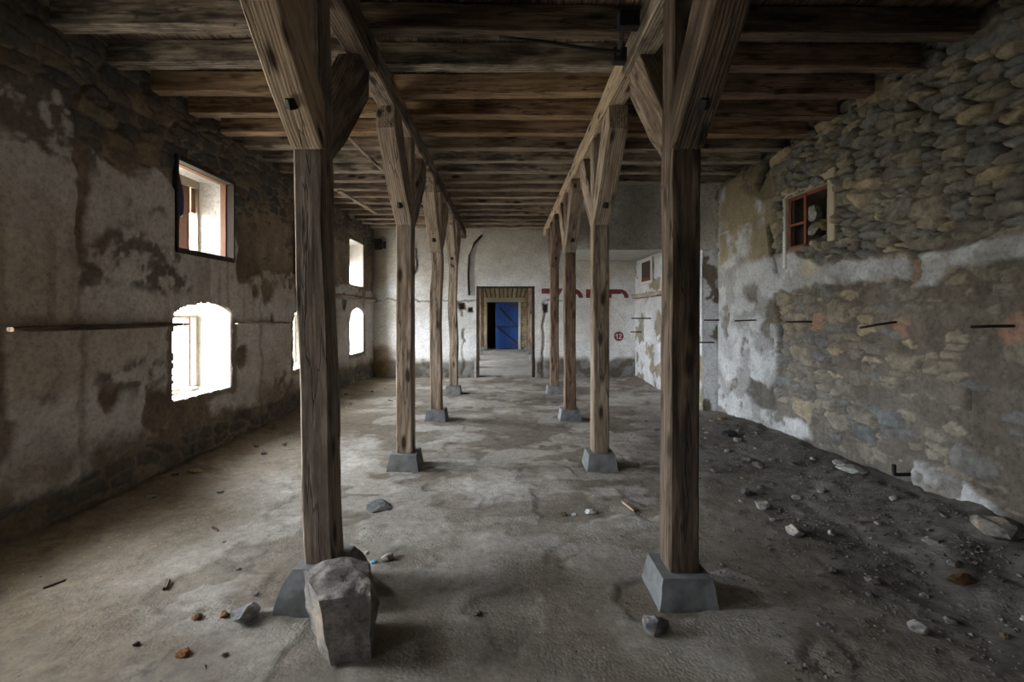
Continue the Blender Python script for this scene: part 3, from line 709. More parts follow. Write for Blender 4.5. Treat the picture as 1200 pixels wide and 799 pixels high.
for (a, b_) in (((585.5, 360), (606.5, 383)), ((584, 384), (606, 402))):
    (x0, z0), (x1, z1) = dz(*a), dz(*b_)
    bm = bmesh.new(); v_ = Vector((x1-x0, 0, z1-z0)).normalized(); n_ = Vector((-v_.z, 0, v_.x))*.05
    prism_bm(bm, [(x0+n_.x, z0+n_.z), (x1+n_.x, z1+n_.z), (x1-n_.x, z1-n_.z), (x0-n_.x, z0-n_.z)], lambda p, q, d: (p, d, q), YF+.003, YF+.029)
    o = bm_obj('diagonal_brace', bm, flat('dark_blue_paint', (.003, .018, .075), .6) if not bpy.data.materials.get('dark_blue_paint') else bpy.data.materials['dark_blue_paint'], dr); o.matrix_parent_inverse = Matrix.Translation(-dr.location)
x0, z0 = dz(583, 383)
dpart('ledge_board', [(bx0+.01, bx1-.01, YF+.008, YF+.029, z0-.05, z0+.05)], bpy.data.materials['dark_blue_paint'])
for py in (359, 403):
    x0, z0 = dz(607, py); dpart('strap_hinge', [(x0-.42, x0+.03, YF-.012, YF+.002, z0-.035, z0+.035)], M_RUST)
x0, z0 = dz(581.5, 382); dpart('latch', [(x0-.03, x0+.08, YF-.02, YF+.007, z0-.05, z0+.05)], M_RUST)

# floor ---------------------------------------------------------------------
def floor_height(U, V):
    h = 0.012*(fbm(U*1.3, V*1.3, 401, 5)-.5)+0.006*(fbm(U*7, V*7, 402, 4)-.5)
    rgt = sstep(2.4, 3.6, U+.35*(fbm(U*1.5, V*1.5, 403, 4)-.5))*sstep(7.9, 6.0, V)
    h = h+rgt*(0.10+0.08*sstep(4.6, 3.2, V))*(0.6+.8*fbm(U*4, V*4, 404, 5))
    dr_ = sstep(1.3, 2.6, U+.6*(fbm(U*1.1, V*1.1, 405, 4)-.5))*sstep(8.5, 6.0, V)
    h = h+dr_*0.035*fbm(U*9, V*9, 406, 5)
    lft = sstep(-2.75, -3.45, U+.3*(fbm(U*2, V*2, 407, 4)-.5))*sstep(12, 10, V)
    h = h+lft*0.09*(0.5+fbm(U*4, V*4, 408, 5))
    pc_ = sstep(.56, .50, fbm(U*2.3+3, V*2.3, 409, 5))    # broken screed edges
    h = h+0.010*pc_*(1-dr_)
    h = h+0.10*sstep(2.7, 3.3, U)*sstep(9.6, 11.6, V)*sstep(11.8, 11.7, V)*fbm(U*5, V*5, 412, 4)
    return h, rgt, dr_, lft, pc_
def floor_part(x0, x1, y0, y1, rs):
    us = np.arange(x0, x1+rs*.5, rs); vs = np.arange(y0, y1+rs*.5, rs); U, V = np.meshgrid(us, vs, indexing='ij')
    h, rgt, dr_, lft, pc_ = floor_height(U, V)
    c = C(0.22, 0.192, 0.16)*(0.68+.6*fbm(U*2, V*2, 420, 5))[..., None]
    c = mix(c, C(0.42, 0.40, 0.365), 0.6*pc_*sstep(.4, .6, fbm(U*1.0, V*1.0, 421, 4)))
    c = mix(c, C(0.50, 0.475, 0.44), 0.65*sstep(.52, .66, fbm(U*.9+7, V*.7, 422, 5))*(1-dr_)*sstep(2.6, 4.0, V))
    c = mix(c, C(0.17, 0.14, 0.105), 0.6*sstep(.50, .66, fbm(U*3, V*3, 423, 6)))
    c = mix(c, C(0.52, 0.50, 0.46), 0.5*sstep(.58, .64, fbm(U*1.7+31, V*2.6, 431, 6))*(1-dr_)*sstep(2.8, 4.2, V))
    c = c*(0.84+.32*fbm(U*18, V*18, 432, 3))[..., None]
    c = mix(c, C(0.13, 0.12, 0.11)*(0.6+.8*fbm(U*12, V*12, 424, 4))[..., None], np.clip(dr_*.85, 0, 1))
    c = mix(c, C(0.10, 0.095, 0.09)*(0.6+.8*fbm(U*16, V*16, 425, 4))[..., None], rgt*.7)
    lf = sstep(-1.6, -2.9, U+.8*(fbm(U*1.3, V*1.3, 426, 4)-.5))
    c = mix(c, C(0.16, 0.125, 0.085)*(0.7+.6*fbm(U*9, V*9, 427, 4))[..., None], lf*.8)
    ln_ = sstep(0.015, 0.004, np.abs(U-1.62-.05*(fbm(V*2, V*0, 430, 3)-.5)))*sstep(7.2, 6.9, V)*sstep(4.9, 5.2, V)*0
    vein = sstep(.012, .0, np.abs(fbm(U*.8+11, V*.8, 428, 5)-.5))*(1-dr_)
    c = mix(c, c*.55, vein*.7)
    return U, V, h, c
U, V, h, c = floor_part(LX-.1, RX+.15, -0.2, YE+.4, 0.021)
P = np.stack([U, V, h], -1)
fl = link('floor', grid_mesh('floor', P, c), M_FLOOR); tag(fl, kind='structure')
for nm, a in (('floor_near', (LX-.1, RX+.15, YN-.05, -0.17, .08)), ('floor_beyond', (LX-.1, RX+.15, YE+.34, YF+2.7, .06))):
    U, V, h, c = floor_part(*a); P = np.stack([U, V, h-.004], -1)
    if 'beyond' in nm: c = mix(c*1.15, C(.38, .37, .35), .5*np.ones(U.shape))
    o = link('floor_part', grid_mesh(nm, P, c), M_FLOOR, fl)
bm = bmesh.new(); box_bm(bm, LX-WT, RX+.55, YN-.3, YF+2.8, -.4, -.06); o = bm_obj('subfloor', bm, M_WALL, fl, col=(.2, .19, .17))
bm = bmesh.new(); box_bm(bm, -60, LX-WT-.01, -60, 80, -.9, -.6); o = bm_obj('ground', bm, M_GROUND); tag(o, kind='structure')

# ceiling -------------------------------------------------------------------
DK = 3.945
bm = bmesh.new(); gx = LX-.05; lay = []
rnd = random.Random(3)
while gx < RX+.1:
    w_ = rnd.uniform(.13, .19); y = YN
    while y < YE+.05:
        ln = rnd.uniform(2.4, 4.2); dzv = rnd.uniform(0, .012)
        vs_ = box_bm(bm, gx+.003, gx+w_-.003, y, min(y+ln-.004, YE+.05), DK+dzv, DK+.03+dzv)
        lay.append((rnd.uniform(-20, 20), rnd.uniform(-20, 20))); y += ln
    gx += w_
me = bpy.data.meshes.new('ceiling'); bmesh.ops.recalc_face_normals(bm, faces=bm.faces); bm.to_mesh(me); bm.free()
n = len(me.vertices); co = np.empty(n*3, np.float32); me.vertices.foreach_get('co', co); co = co.reshape(-1, 3)
of = np.repeat(np.array(lay), 8, axis=0)
g = np.stack([co[:, 1]+of[:, 0], co[:, 0]+of[:, 1], co[:, 2]], -1).astype(np.float32)
at = me.attributes.new('gc', 'FLOAT_VECTOR', 'POINT'); at.data.foreach_set('vector', g.reshape(-1))
ce = link('ceiling', me, W_DECK); tag(ce, kind='structure')
bm = bmesh.new(); box_bm(bm, LX-WT-.1, RX+.6, YN-.3, YF+2.9, DK+.05, DK+.25); bm_obj('light_block_slab', bm, M_WALL, ce, col=(.12, .10, .08))  # unseen slab added over the boards to keep daylight out

# posts, braces and footings --------------------------------------------------
PXL, PXR, PW = -1.085, 0.995, 0.172
POST_X = {('L', 0): (-1.07, -1.135), ('R', 0): (1.02, 1.035), ('R', 1): (1.012, 1.012)}
ROWS = [2.69, 4.925, 7.12, 9.395]
BB, BT = 3.53, 3.735                  # beam bottom / top
def footing(x, y, h, bw, tw, label, rounded=False):
    bm = bmesh.new(); n = 6 if rounded else 1; R = []
    for i in range(n+1):
        t = i/n; w_ = (bw+(tw-bw)*(t**2.2 if rounded else t))/2
        R.append([bm.verts.new((sx*w_, sy*w_, -.03+(h+.03)*t)) for sx, sy in ((-1, -1), (1, -1), (1, 1), (-1, 1))])
    for i in range(n):
        for j in range(4): bm.faces.new((R[i][j], R[i][(j+1) % 4], R[i+1][(j+1) % 4], R[i+1][j]))
    bm.faces.new(R[0][::-1]); bm.faces.new(R[-1])
    bmesh.ops.subdivide_edges(bm, edges=bm.edges, cuts=4, use_grid_fill=True)
    sd = random.random()*50
    for v in bm.verts:
        if v.co.z < h-.001: v.co += mnoise.noise_vector(v.co*9+Vector((sd, 0, 0)))*.007
    bmesh.ops.recalc_face_normals(bm, faces=bm.faces)
    o = bm_obj('concrete_footing', bm, M_CONC, loc=(x, y, 0))
    tag(o, label, 'footing', 'concrete footings under the posts')
def brace(par, x, y, sgn, mat, name, w=PW):
    """sgn -1: towards the viewer, +1: away"""
    f = y+sgn*PW/2
    poly = [(f-sgn*.03, 2.60), (f+sgn*.012, 2.60), (f+sgn*.25, 2.80), (f+sgn*.50, 3.06), (f+sgn*.74, 3.33), (f+sgn*.75, BB), (f+sgn*.50, BB), (f+sgn*.40, BB-.13), (f, 2.90), (f-sgn*.03, 2.87)]
    o = profile_timber(name, [(a, b_) for a, b_ in poly], x-w/2, x+w/2, mat, (0, sgn*1, 1), par)
    o.matrix_parent_inverse = Matrix.Translation(-par.location)
    bm = bmesh.new(); bmesh.ops.create_cone(bm, cap_ends=True, segments=6, radius1=.034, radius2=.026, depth=.05)
    bo = bm_obj('bolt', bm, M_BLACK, o)
    bo.location = Vector((x+.004, f+sgn*.21, 2.765)); bo.rotation_euler = (sgn*-math.pi/4, 0, 0)
    # slot round the bolt
    return o
posts_spec = {
 ('L', 0): (W_GREY, W_PALE, W_DARK, 'weathered grey-brown timber post with curved pale knotty brace, nearest on the left'),
 ('L', 1): (W_TAN, W_TAN, W_GREY, 'tan timber post with dark knots, second from the viewer in the left row'),
 ('L', 2): (W_TAN, W_TAN, W_GREY, 'brown slightly crooked timber post, third from the viewer in the left row'),
 ('L', 3): (W_GREY, W_TAN, W_GREY, 'grey crooked timber post, last of the left row before the end wall'),
 ('R', 0): (W_DARK, W_DARK, W_TAN, 'dark brown timber post, nearest on the right on a square concrete footing'),
 ('R', 1): (W_TAN, W_TAN, W_TAN, 'pale tan timber post, second from the viewer in the right row'),
 ('R', 2): (W_RED, W_GREY, W_TAN, 'dark mottled timber post with a pale streak, third in the right row'),
 ('R', 3): (W_RED, W_RED, W_RED, 'reddish dark timber post, last of the right row before the end wall')}
for side, px in (('L', PXL), ('R', PXR)):
    for k, y in enumerate(ROWS):
        pm_, fm_, bm_, lab = posts_spec[(side, k)]
        fh = 0.22 if (side, k) == ('L', 0) else 0.17
        xb_, xt_ = POST_X.get((side, k), (px, px))
        t = empty('timber_post', (xb_, y, fh)); tag(t, lab, 'timber post', 'timber posts in two rows')
        cr = {('L', 0): lambda t: (.008*math.sin(math.pi*t)+.008*math.sin(t*14)*(1-t), 0), ('L', 2): lambda t: (.014*math.exp(-((t-.4)/.18)**2)-.02*math.exp(-((t-.66)/.08)**2), 0),
              ('L', 3): lambda t: (.02*math.exp(-((t-.5)/.12)**2)-.015*math.exp(-((t-.25)/.08)**2), 0)}.get((side, k))
        o = timber('shaft', (xb_, y, fh+.006), (xb_+(xt_-xb_)*1.3, y, BB), PW, PW, pm_, t, up=(0, 1, 0), wob=.007, curve=cr, loc=None)
        o.matrix_parent_inverse = Matrix.Translation(-t.location)
        brace(t, xt_, y, -1, fm_, 'front_brace'); brace(t, xt_, y, 1, bm_, 'rear_brace', PW*.9)
        row = 'left' if side == 'L' else 'right'
        nm = ('nearest', 'second', 'third', 'fourth')[k]
        lab2 = 'wide round-shouldered grey concrete footing under the nearest left post' if (side, k) == ('L', 0) else 'grey tapered concrete footing under the %s post of the %s row' % (nm, row)
        if (side, k) == ('L', 0): footing(xb_, y, fh, .42, .26, lab2, True)
        else: footing(xb_, y, fh, .345, .275, lab2)
# posts of the room beyond
for side, px in (('left', PXL), ('right', PXR)):
    for k, y in enumerate((13.95, 16.1, 18.3, 20.4)):
        t = empty('timber_post', (px, y, .17)); tag(t, 'distant brown timber post seen through the doorway, %s row, %s from the opening' % (side, ('first', 'second', 'third', 'last')[k]), 'timber post', 'posts in the room beyond the doorway')
        o = timber('shaft', (px, y, .171), (px, y, 3.9), PW, PW, W_RED if k % 2 else W_TAN, t, up=(0, 1, 0)); o.matrix_parent_inverse = Matrix.Translation(-t.location)
        footing(px, y, .17, .345, .275, 'distant grey footing beyond the doorway, %s row, %s from the opening' % (side, ('first', 'second', 'third', 'last')[k]))

# main beams ---------------------------------------------------------------
def beam(x, w, y0, y1, mat, label, wob=.008):
    o = timber('main_beam', (x, y0, (BB+BT)/2), (x, y1, (BB+BT)/2), w, BT-BB, mat, wob=wob, ch=.015)
    tag(o, label, 'ceiling beam', 'main beams along the two post rows')
beam(-1.075, .17, -1.5, 3.53, W_DARK, 'dark brown nearest length of the left main beam above the first post')
beam(-1.075, .17, 3.535, 6.4, W_GREY, 'grey-brown second length of the left main beam, over the second post')
beam(-1.07, .16, 6.405, YE-.35, W_DARK, 'far length of the left main beam, running towards the end wall')
beam(.995, .17, -1.5, 3.55, W_JGREY, 'rough blackened nearest length of the right main beam', .014)
beam(.995, .172, 3.555, 6.15, W_PALE, 'clean pale second length of the right main beam, over the second post')
beam(.995, .165, 6.155, YE-.6, W_PALE, 'weathered pale far length of the right main beam')

# joists ---------------------------------------------------------------------
jm = [W_DARK, W_JGREY, W_ORANGE, W_ORANGE, W_ORANGE, W_GREY, W_JGREY, W_JGREY, W_GREY, W_GREY, W_TAN, W_TAN, W_GREY, W_TAN, W_GREY, W_TAN, W_GREY]
ordn = ['first', 'second', 'third', 'fourth', 'fifth', 'sixth', 'seventh', 'eighth', 'ninth', 'tenth', 'eleventh', 'twelfth', 'thirteenth', 'fourteenth', 'fifteenth', 'sixteenth', 'seventeenth']
look = {W_DARK: 'dark brown', W_JGREY: 'silver-grey stained', W_ORANGE: 'orange-brown', W_GREY: 'grey-brown', W_TAN: 'tan'}
JZ0, JZ1 = 3.742, 3.935
for k in range(17):
    y = 3.40+.482*k; full = y < 7.4
    for bay, (x0, x1) in (('left', (-3.32+random.uniform(-.02, .05), -1.10)), ('middle', (-1.06, 1.0)), ('right', (1.04, 3.50+random.uniform(-.03, .02)))):
        if bay == 'right' and not full: continue
        m_ = jm[k]
        if bay == 'left' and k in (0,): m_ = W_JGREY
        if bay == 'right' and k in (0, 1, 2, 3): m_ = W_DARK if k < 1 else W_RED
        dy = {'left': -.04, 'middle': 0, 'right': .02}[bay]+random.uniform(-.015, .015)
        tl = random.uniform(-.02, .02)
        o = timber('ceiling_joist', (x0, y+dy-tl, (JZ0+JZ1)/2), (x1, y+dy+tl, (JZ0+JZ1)/2), .125, JZ1-JZ0, m_, wob=.007, ch=.010)
        tag(o, '%s %s joist in the %s ceiling bay, counted from the viewer' % (look.get(m_, 'reddish brown'), ordn[k], bay), 'joist', 'ceiling joists')
for bay, (x0, x1) in (('left', (-3.3, -1.10)), ('middle', (-1.06, 1.0)), ('right', (1.04, 3.5))):
    for y in (2.9, 2.42):
        o = timber('ceiling_joist', (x0, y, (JZ0+JZ1)/2), (x1, y, (JZ0+JZ1)/2), .125, JZ1-JZ0, W_DARK, wob=.007)
        tag(o, 'joist above the viewer, ahead of the first seen, %s bay at %s place' % (bay, 'front' if y > 2.5 else 'rear'), 'joist', 'ceiling joists')
# loose battens hanging under the left bay
def px3(x, y, Y): return ((x-CX)*Y/F, Y, EYE-(y-CY)*Y/F)
for a, b_, ya, yb, w_, lab in (((405, 158), (449, 200), 5.29, 5.5, .05, 'thin loose batten slanting down under the left joists beside the second post'),
                        ((397, 223.6), (441, 250), 7.70, 8.6, .10, 'loose grey plank hanging askew under the far left joists')):
    o = timber('loose_batten', px3(a[0], a[1], ya), px3(b_[0], b_[1], yb), w_, .025, W_GREY, wob=.003); tag(o, lab, 'batten')

# iron fittings on the right beam -------------------------------------------
t = empty('iron_bracket', (.87, 2.9, 3.6)); tag(t, 'black iron bracket with two plates and a short rod on the right beam', 'bracket')
bx = .91
bA = px3(735, 24, 3.02); bB = px3(727, 66, 3.48)
for p in (bA, bB):
    bm = bmesh.new(); box_bm(bm, p[0]-.06, p[0]+.075, p[1]-.035, p[1]+.035, p[2]-.055, p[2]+.055)
    o = bm_obj('plate', bm, M_BLACK, t, bevel=.006); o.matrix_parent_inverse = Matrix.Translation(-t.location)
o = link('rod', rod_mesh('rod', [(bA[0]-.02, bA[1], bA[2]), (bB[0]-.02, bB[1]-.03, bB[2])], .016), M_IRON, t); o.matrix_parent_inverse = Matrix.Translation(-t.location)
o = link('iron_bar', rod_mesh('iron_bar', [px3(726, 60, 3.35), px3(690, 57, 3.32), px3(645, 50, 3.28), px3(600, 45, 3.25), px3(585, 44, 3.25)], .012), M_IRON)
tag(o, 'long thin dark iron bar running sideways beneath the nearest joists', 'iron bar')

# wall-mounted boards on the left ------------------------------------------
def lboard(xa, ya, xb, yb, th, dep, mat, lab, name='wall_board'):
    (Y0, z0), (Y1, z1) = onL(xa, ya), onL(xb, yb); x = LX+.02+dep/2
    s = (x/LX); Y0 *= s; Y1 *= s; z0 = EYE+(z0-EYE)*s; z1 = EYE+(z1-EYE)*s
    o = timber(name, (x, Y0, z0), (x, Y1, z1), dep, th, mat, wob=.006, seg=.08, taper=lambda t: 1-.55*sstepf(.85, 1, t)-.3*sstepf(.1, 0, t))
    tag(o, lab, 'board'); return o
def sstepf(a, b_, x):
    t = max(0, min(1, (x-a)/(b_-a))); return t*t*(3-2*t)
lboard(12, 386, 220, 380, .045, .07, W_DARK, 'long dark splintered board fixed along the left wall, ending at the bright arched window')
lboard(277, 379, 345, 378, .025, .05, W_PALE, 'thin pale board on the left wall between the arched window and first post')
(Y0, z0), (Y1, z1) = onL(385, 347), onL(436, 355)
Y1 = min(Y1, YE-.1)
o = timber('wall_board', (LX+.08, Y0, 2.0), (LX+.08, Y1, 2.0), .10, .10, W_GREY, wob=.004, ch=.03); tag(o, 'round-edged grey rail under the far upper window by the corner', 'board')
# rods in the right wall ----------------------------------------------------
def rrod(x, y, tx, lab, ty=None, X=RX, r=.011):
    Y, z = X*F/(x-CX), 0; z = EYE-(y-CY)*Y/F
    tipX = (tx-CX)*Y/F; z2 = EYE-((ty if ty else y)-CY)*Y/F
    o = link('iron_rod', rod_mesh('iron_rod', [(X+.03, Y, z), ((X+tipX)/2, Y, (z+z2)/2+.002), (tipX, Y, z2)], r), M_IRON)
    tag(o, lab, 'iron rod', 'iron rods sticking out of the right wall')
rrod(1186, 382, 1138, 'rusty iron rod sticking out of the largest terracotta patch on the right wall', 383)
rrod(1048, 377, 1008, 'bent iron rod from the middle terracotta patch on the stone wall', 384)
rrod(952, 377, 921, 'thin iron rod from the farthest terracotta patch on the stone wall')
rrod(888, 375, 861, 'iron rod sticking out of the whitish plaster beside the mud band', 376)
def prod(x, y, x0, lab):
    a = px3(x, y, YB); b_ = px3(x0, y, YB-.0)
    o = link('iron_rod', rod_mesh('iron_rod', [(b_[0], YB-.035, b_[2]), (a[0], YB-.06, a[2])], .012), M_IRON); tag(o, lab, 'iron rod', 'iron rods sticking out of the right wall')
prod(842, 375, 824, 'upper iron rod lying across the white pier face'); prod(835, 401, 819, 'lower iron rod lying across the white pier face')
for x, y, tx, w_ in ((764, 373, 740, 'upper of the two rods by the far right corner'), (752, 389, 739, 'lower of the two rods by the far right corner')):
    rrod(x, y, tx, 'dark iron rod, '+w_, None, RX2, .014)
# hook low on the right wall
Y, z = onR(1068, 556)
o = link('iron_hook', rod_mesh('iron_hook', [(RX+.02, Y, z), (RX-.08, Y, z), (RX-.15, Y, z), (RX-.155, Y, z+.03), (RX-.155, Y, z+.09)], .017), M_BLACK); tag(o, 'black L-shaped iron hook low on the right wall above the plaster remnant', 'hook')
# ledge and little window on far right wall
Yl0, Yl1 = RX2*F/(775-CX), RX2*F/(747-CX)
o = timber('wall_ledge', (RX2-.06, Yl0-.5, 2.08), (RX2-.06, YE-.05, 2.08), .12, .10, W_TAN, wob=.006); tag(o, 'short rough timber ledge on the far right wall near the corner', 'ledge')
w = empty('window_16', (RX2, 10.7, 2.6)); tag(w, kind='structure')
ya, yb = RX2*F/(764-CX), RX2*F/(753.5-CX)
partw('surround', [(RX2-.04, RX2-.005, ya-.12, ya, 2.35, 2.95), (RX2-.04, RX2-.005, yb, yb+.12, 2.35, 2.95), (RX2-.04, RX2-.005, ya, yb, 2.88, 2.95), (RX2-.04, RX2-.005, ya, yb, 2.35, 2.42)], M_WHITEP, w, .008)
partw('recess_shade_panel', [(RX2-.034, RX2-.005, ya, yb, 2.42, 2.88)], M_IRON, w)  # flat dark panel, its colour stands for the shade inside the opening
partw('rusty_frame', [(RX2-.039, RX2-.0345, ya, ya+.06, 2.42, 2.88), (RX2-.039, RX2-.0345, ya+.06, yb, 2.42, 2.5)], M_RUST, w)

# writing on the end wall ----------------------------------------------------
def paint(name, polys, mat, par, off=.014, th=.003):
    bm = bmesh.new()
    for poly in polys: prism_bm(bm, [onE(*p) for p in poly], lambda a, b_, d: (a, d, b_), YE-off-th, YE-off)
    o = bm_obj(name, bm, mat, par)
    if par: o.matrix_parent_inverse = Matrix.Translation(-par.location)
    return o
t = empty('painted_lettering', (onE(685, 345)[0], YE-.015, 2.2)); tag(t, 'faded maroon block letters cut off halfway, painted on the end wall', 'painted lettering')
t.location = (1.9, YE-.015, 2.2)
paint('letter_z', [[(634.5, 338), (659.5, 338), (654, 349), (649, 349), (652.5, 344), (634.5, 344)]], M_REDP, t)
def arc(cx, cy, rx, ry, t0, t1, tx, ty, n=10):
    o_ = [(cx+rx*math.cos(a), cy-ry*math.sin(a)) for a in [t0+(t1-t0)*k/n for k in range(n+1)]]
    i_ = [(cx+(rx-tx)*math.cos(a), cy-(ry-ty)*math.sin(a)) for a in [t1+(t0-t1)*k/n for k in range(n+1)]]
    return o_+i_
paint('letter_o', [arc(671.5, 349, 11.5, 11, 0, math.pi, 5, 5.5, 14)], M_REDP, t)
paint('letter_r', [[(686.5, 339), (691.5, 339), (691.5, 349), (686.5, 349)], [(691.5, 339), (701, 339), (705, 343), (705, 349), (700, 349), (700, 344.5), (691.5, 344.5)]], M_REDP, t)
paint('letter_d', [[(711.5, 339), (716.5, 339), (716.5, 349), (711.5, 349)], [(716.5, 339), (727, 339), (727, 344.5), (716.5, 344.5)], arc(727, 349, 9.5, 10, 0, math.pi/2, 5, 4.5, 8)], M_REDP, t)
t = empty('number_roundel', (onE(725, 394)[0], YE-.015, onE(725, 394)[1])); tag(t, 'dark maroon painted disc with the number 12 on the end wall', 'painted number')
paint('disc', [[(725+5.6*math.cos(a), 394-5.6*math.sin(a)) for a in [2*math.pi*k/28 for k in range(28)]]], M_REDP, t)
paint('digit_one', [[(721.0, 393.2), (722.6, 391), (723.5, 391), (723.5, 397), (722.5, 397), (722.5, 392.8), (721.5, 394)]], M_LETTER, t, .0175)
paint('digit_two', [[(724.7, 392.6), (725.3, 391.3), (726.8, 390.9), (728.2, 391.6), (728.5, 393), (727.6, 394.3), (726.2, 396), (728.7, 396), (728.7, 397), (724.6, 397), (724.6, 396.2), (727.0, 393.6), (727.3, 392.6), (726.6, 391.9), (725.9, 392.1), (725.7, 392.8)]], M_LETTER, t, .0175)
# hanging strip, wires and boxes on the end wall
p = [onE(565, 276), (onE(556, 285)), onE(550, 300), onE(549, 320), onE(550, 346)]
o = link('hanging_cable', rod_mesh('hanging_cable', [(a, YE-.05, b_) for a, b_ in p], .028), M_IRON); tag(o, 'dark bent cable strip hanging on the end wall left of the doorway', 'cable')
p = [onE(x, y) for x, y in ((483, 293), (488, 291.5), (487.5, 300), (489, 310), (486, 322))]
o = link('hanging_wire', rod_mesh('hanging_wire', [(a, YE-.03, b_) for a, b_ in p], .014), M_IRON); tag(o, 'tangled rusty wire hanging beside the second left post', 'wire')
x0, z0 = onE(437, 287)
x0 = max(x0, LX+.12)
bm = bmesh.new(); box_bm(bm, x0-.04, x0+.12, YE-.16, YE-.02, z0-.13, z0+.13); box_bm(bm, x0+.13, x0+.22, YE-.12, YE-.02, z0-.1, z0+.08); box_bm(bm, x0+.12, x0+.13, YE-.1, YE-.04, z0-.03, z0+.03)
o = bm_obj('junction_box', bm, M_IRON, bevel=.012); tag(o, 'dark rusted junction box in the far left corner', 'junction box')

# stones and rubbish on the floor ---------------------------------------------
hull = [(-.823, 2.13, .005), (-.647, 2.17, .0), (-1.006, 2.34, .03), (-.80, 2.43, .0), (-.879, 2.13, .309), (-.646, 2.18, .305), (-1.06, 2.36, .327), (-.86, 2.46, .345), (-.74, 2.44, .32), (-.625, 2.25, .22)]
me = rock_mesh('stone_block', (.3, .3, .34), 9, 14, .11, (.27, .245, .225), hull=[(a+.84, b_-2.3, c_) for a, b_, c_ in hull])
o = link('stone_block', me, M_ROCK, loc=(-.84, 2.3, .005)); tag(o, 'large rough squared stone block leaning before the nearest left post', 'stone block')
def rock(px, py, wpx, hpx, c, lab, seed, name='loose_stone', mat=M_ROCK, dpt=None, rot=0, cat='stone', group=None, z=0):
    X, Y = onF(px, py, z); s = Y/F
    me = rock_mesh(name, (wpx*s, (dpt or wpx)*s, hpx*s), seed, 2, .14, c)
    h0 = float(floor_height(np.array([X]), np.array([Y]))[0][0])
    o = link(name, me, mat, loc=(X, Y, h0-.004)); o.rotation_euler = (0, 0, rot); tag(o, lab, cat, group)
rock(288, 728, 33, 19, (.22, .23, .24), 'pale grey angular stone on the floor left of the big block', 1)
rock(264, 724, 12, 8, (.20, .11, .06), 'small rusty brown stone beside the pale grey one', 2)
rock(231, 727, 12, 6, (.18, .10, .06), 'flat rusty chip farther left of the grey stone', 3)
rock(214, 770, 16, 8, (.26, .13, .06), 'orange-brown stone near the lower left of the floor', 4)
rock(160, 759, 9, 6, (.08, .08, .08), 'small dark round pebble on the lower left floor', 5)
rock(455, 655, 24, 9, (.50, .46, .40), 'oblong whitish chunk on the floor right of the nearest left post', 6, dpt=10, rot=.9, mat=M_ROCK)
rock(430, 650, 7, 5, (.45, .43, .38), 'tiny whitish pebble near the oblong chunk', 7)
rock(438, 661, 9, 4, (.10, .30, .48), 'small light blue plastic cap on the floor', 8, 'bottle_cap', M_BLUECAP, cat='cap')
rock(768, 741, 33, 20, (.17, .17, .18), 'dark grey angular stone before the right concrete footing', 10)
rock(558, 719, 11, 7, (.17, .16, .14), 'lone small stone in the middle foreground', 11)
rock(692, 601, 14, 5, (.62, .63, .65), 'white crumpled scrap on the central floor', 12, 'paper_scrap', M_ROCK, cat='scrap')
rock(673, 603, 7, 3, (.5, .5, .5), 'tiny white scrap left of the larger white one', 13, 'paper_scrap', M_ROCK, cat='scrap')
rock(660, 603, 9, 4, (.12, .10, .06), 'small dark clod left of the white scraps', 14)
rock(445, 595, 32, 5, (.15, .16, .17), 'flat dark grey slab lying behind the nearest left post', 15, 'flat_stone', dpt=40)
rock(229, 560, 26, 5, (.26, .20, .13), 'tan flat fragment on the dirt near the left wall', 16, dpt=12, rot=-.4)
rock(246, 523, 8, 5, (.35, .32, .28), 'small pale stone at the foot of the left wall', 17)
rock(1128, 695, 38, 13, (.16, .09, .045), 'brown broken brick on the right floor', 18, 'broken_brick', dpt=14, cat='brick')
rock(1092, 651, 20, 8, (.20, .20, .20), 'grey stone above the brown brick', 19)
rock(997, 566, 30, 7, (.42, .43, .43), 'flat pale plaster piece on the rubble by the right wall', 20, 'plaster_fragment', dpt=34, cat='plaster')
rock(983, 558, 14, 7, (.36, .34, .32), 'knobbly plaster lump behind the flat pale piece', 21, 'plaster_fragment', cat='plaster')
rock(1170, 632, 50, 26, (.20, .19, .18), 'grey heap stone at the right wall foot by the frame edge', 22, z=.14)
rock(855, 517, 20, 6, (.04, .045, .05), 'crumpled dark scrap beside the far rubble', 23, 'dark_scrap', cat='scrap')
def stick(a, b_, r, mat, lab):
    (x0, y0), (x1, y1) = onF(*a), onF(*b_)
    h0 = float(floor_height(np.array([x0]), np.array([y0]))[0][0]); h1 = float(floor_height(np.array([x1]), np.array([y1]))[0][0])
    o = timber('wood_stick', (x0, y0, h0+r), (x1, y1, h1+r), 2*r, 2*r, mat, wob=.002, ch=.003, seg=.03); tag(o, lab, 'stick')
stick((51, 692), (77, 682), .006, W_DARK, 'thin dark stick on the left floor')
stick((193, 692), (197, 682), .010, W_DARK, 'short dark stub of wood on the light dust')
stick((730, 591), (743, 600), .009, W_PALE, 'short yellowish wood stick right of the white scrap')
stick((1000, 618), (1026, 621), .007, W_DARK, 'thin dark stick in the rubble on the right')
stick((249, 620), (255, 624), .007, W_PALE, 'tiny pale splinter on the left floor')
stick((455, 470), (460, 471), .01, W_DARK, 'tiny dark splinter far on the left')
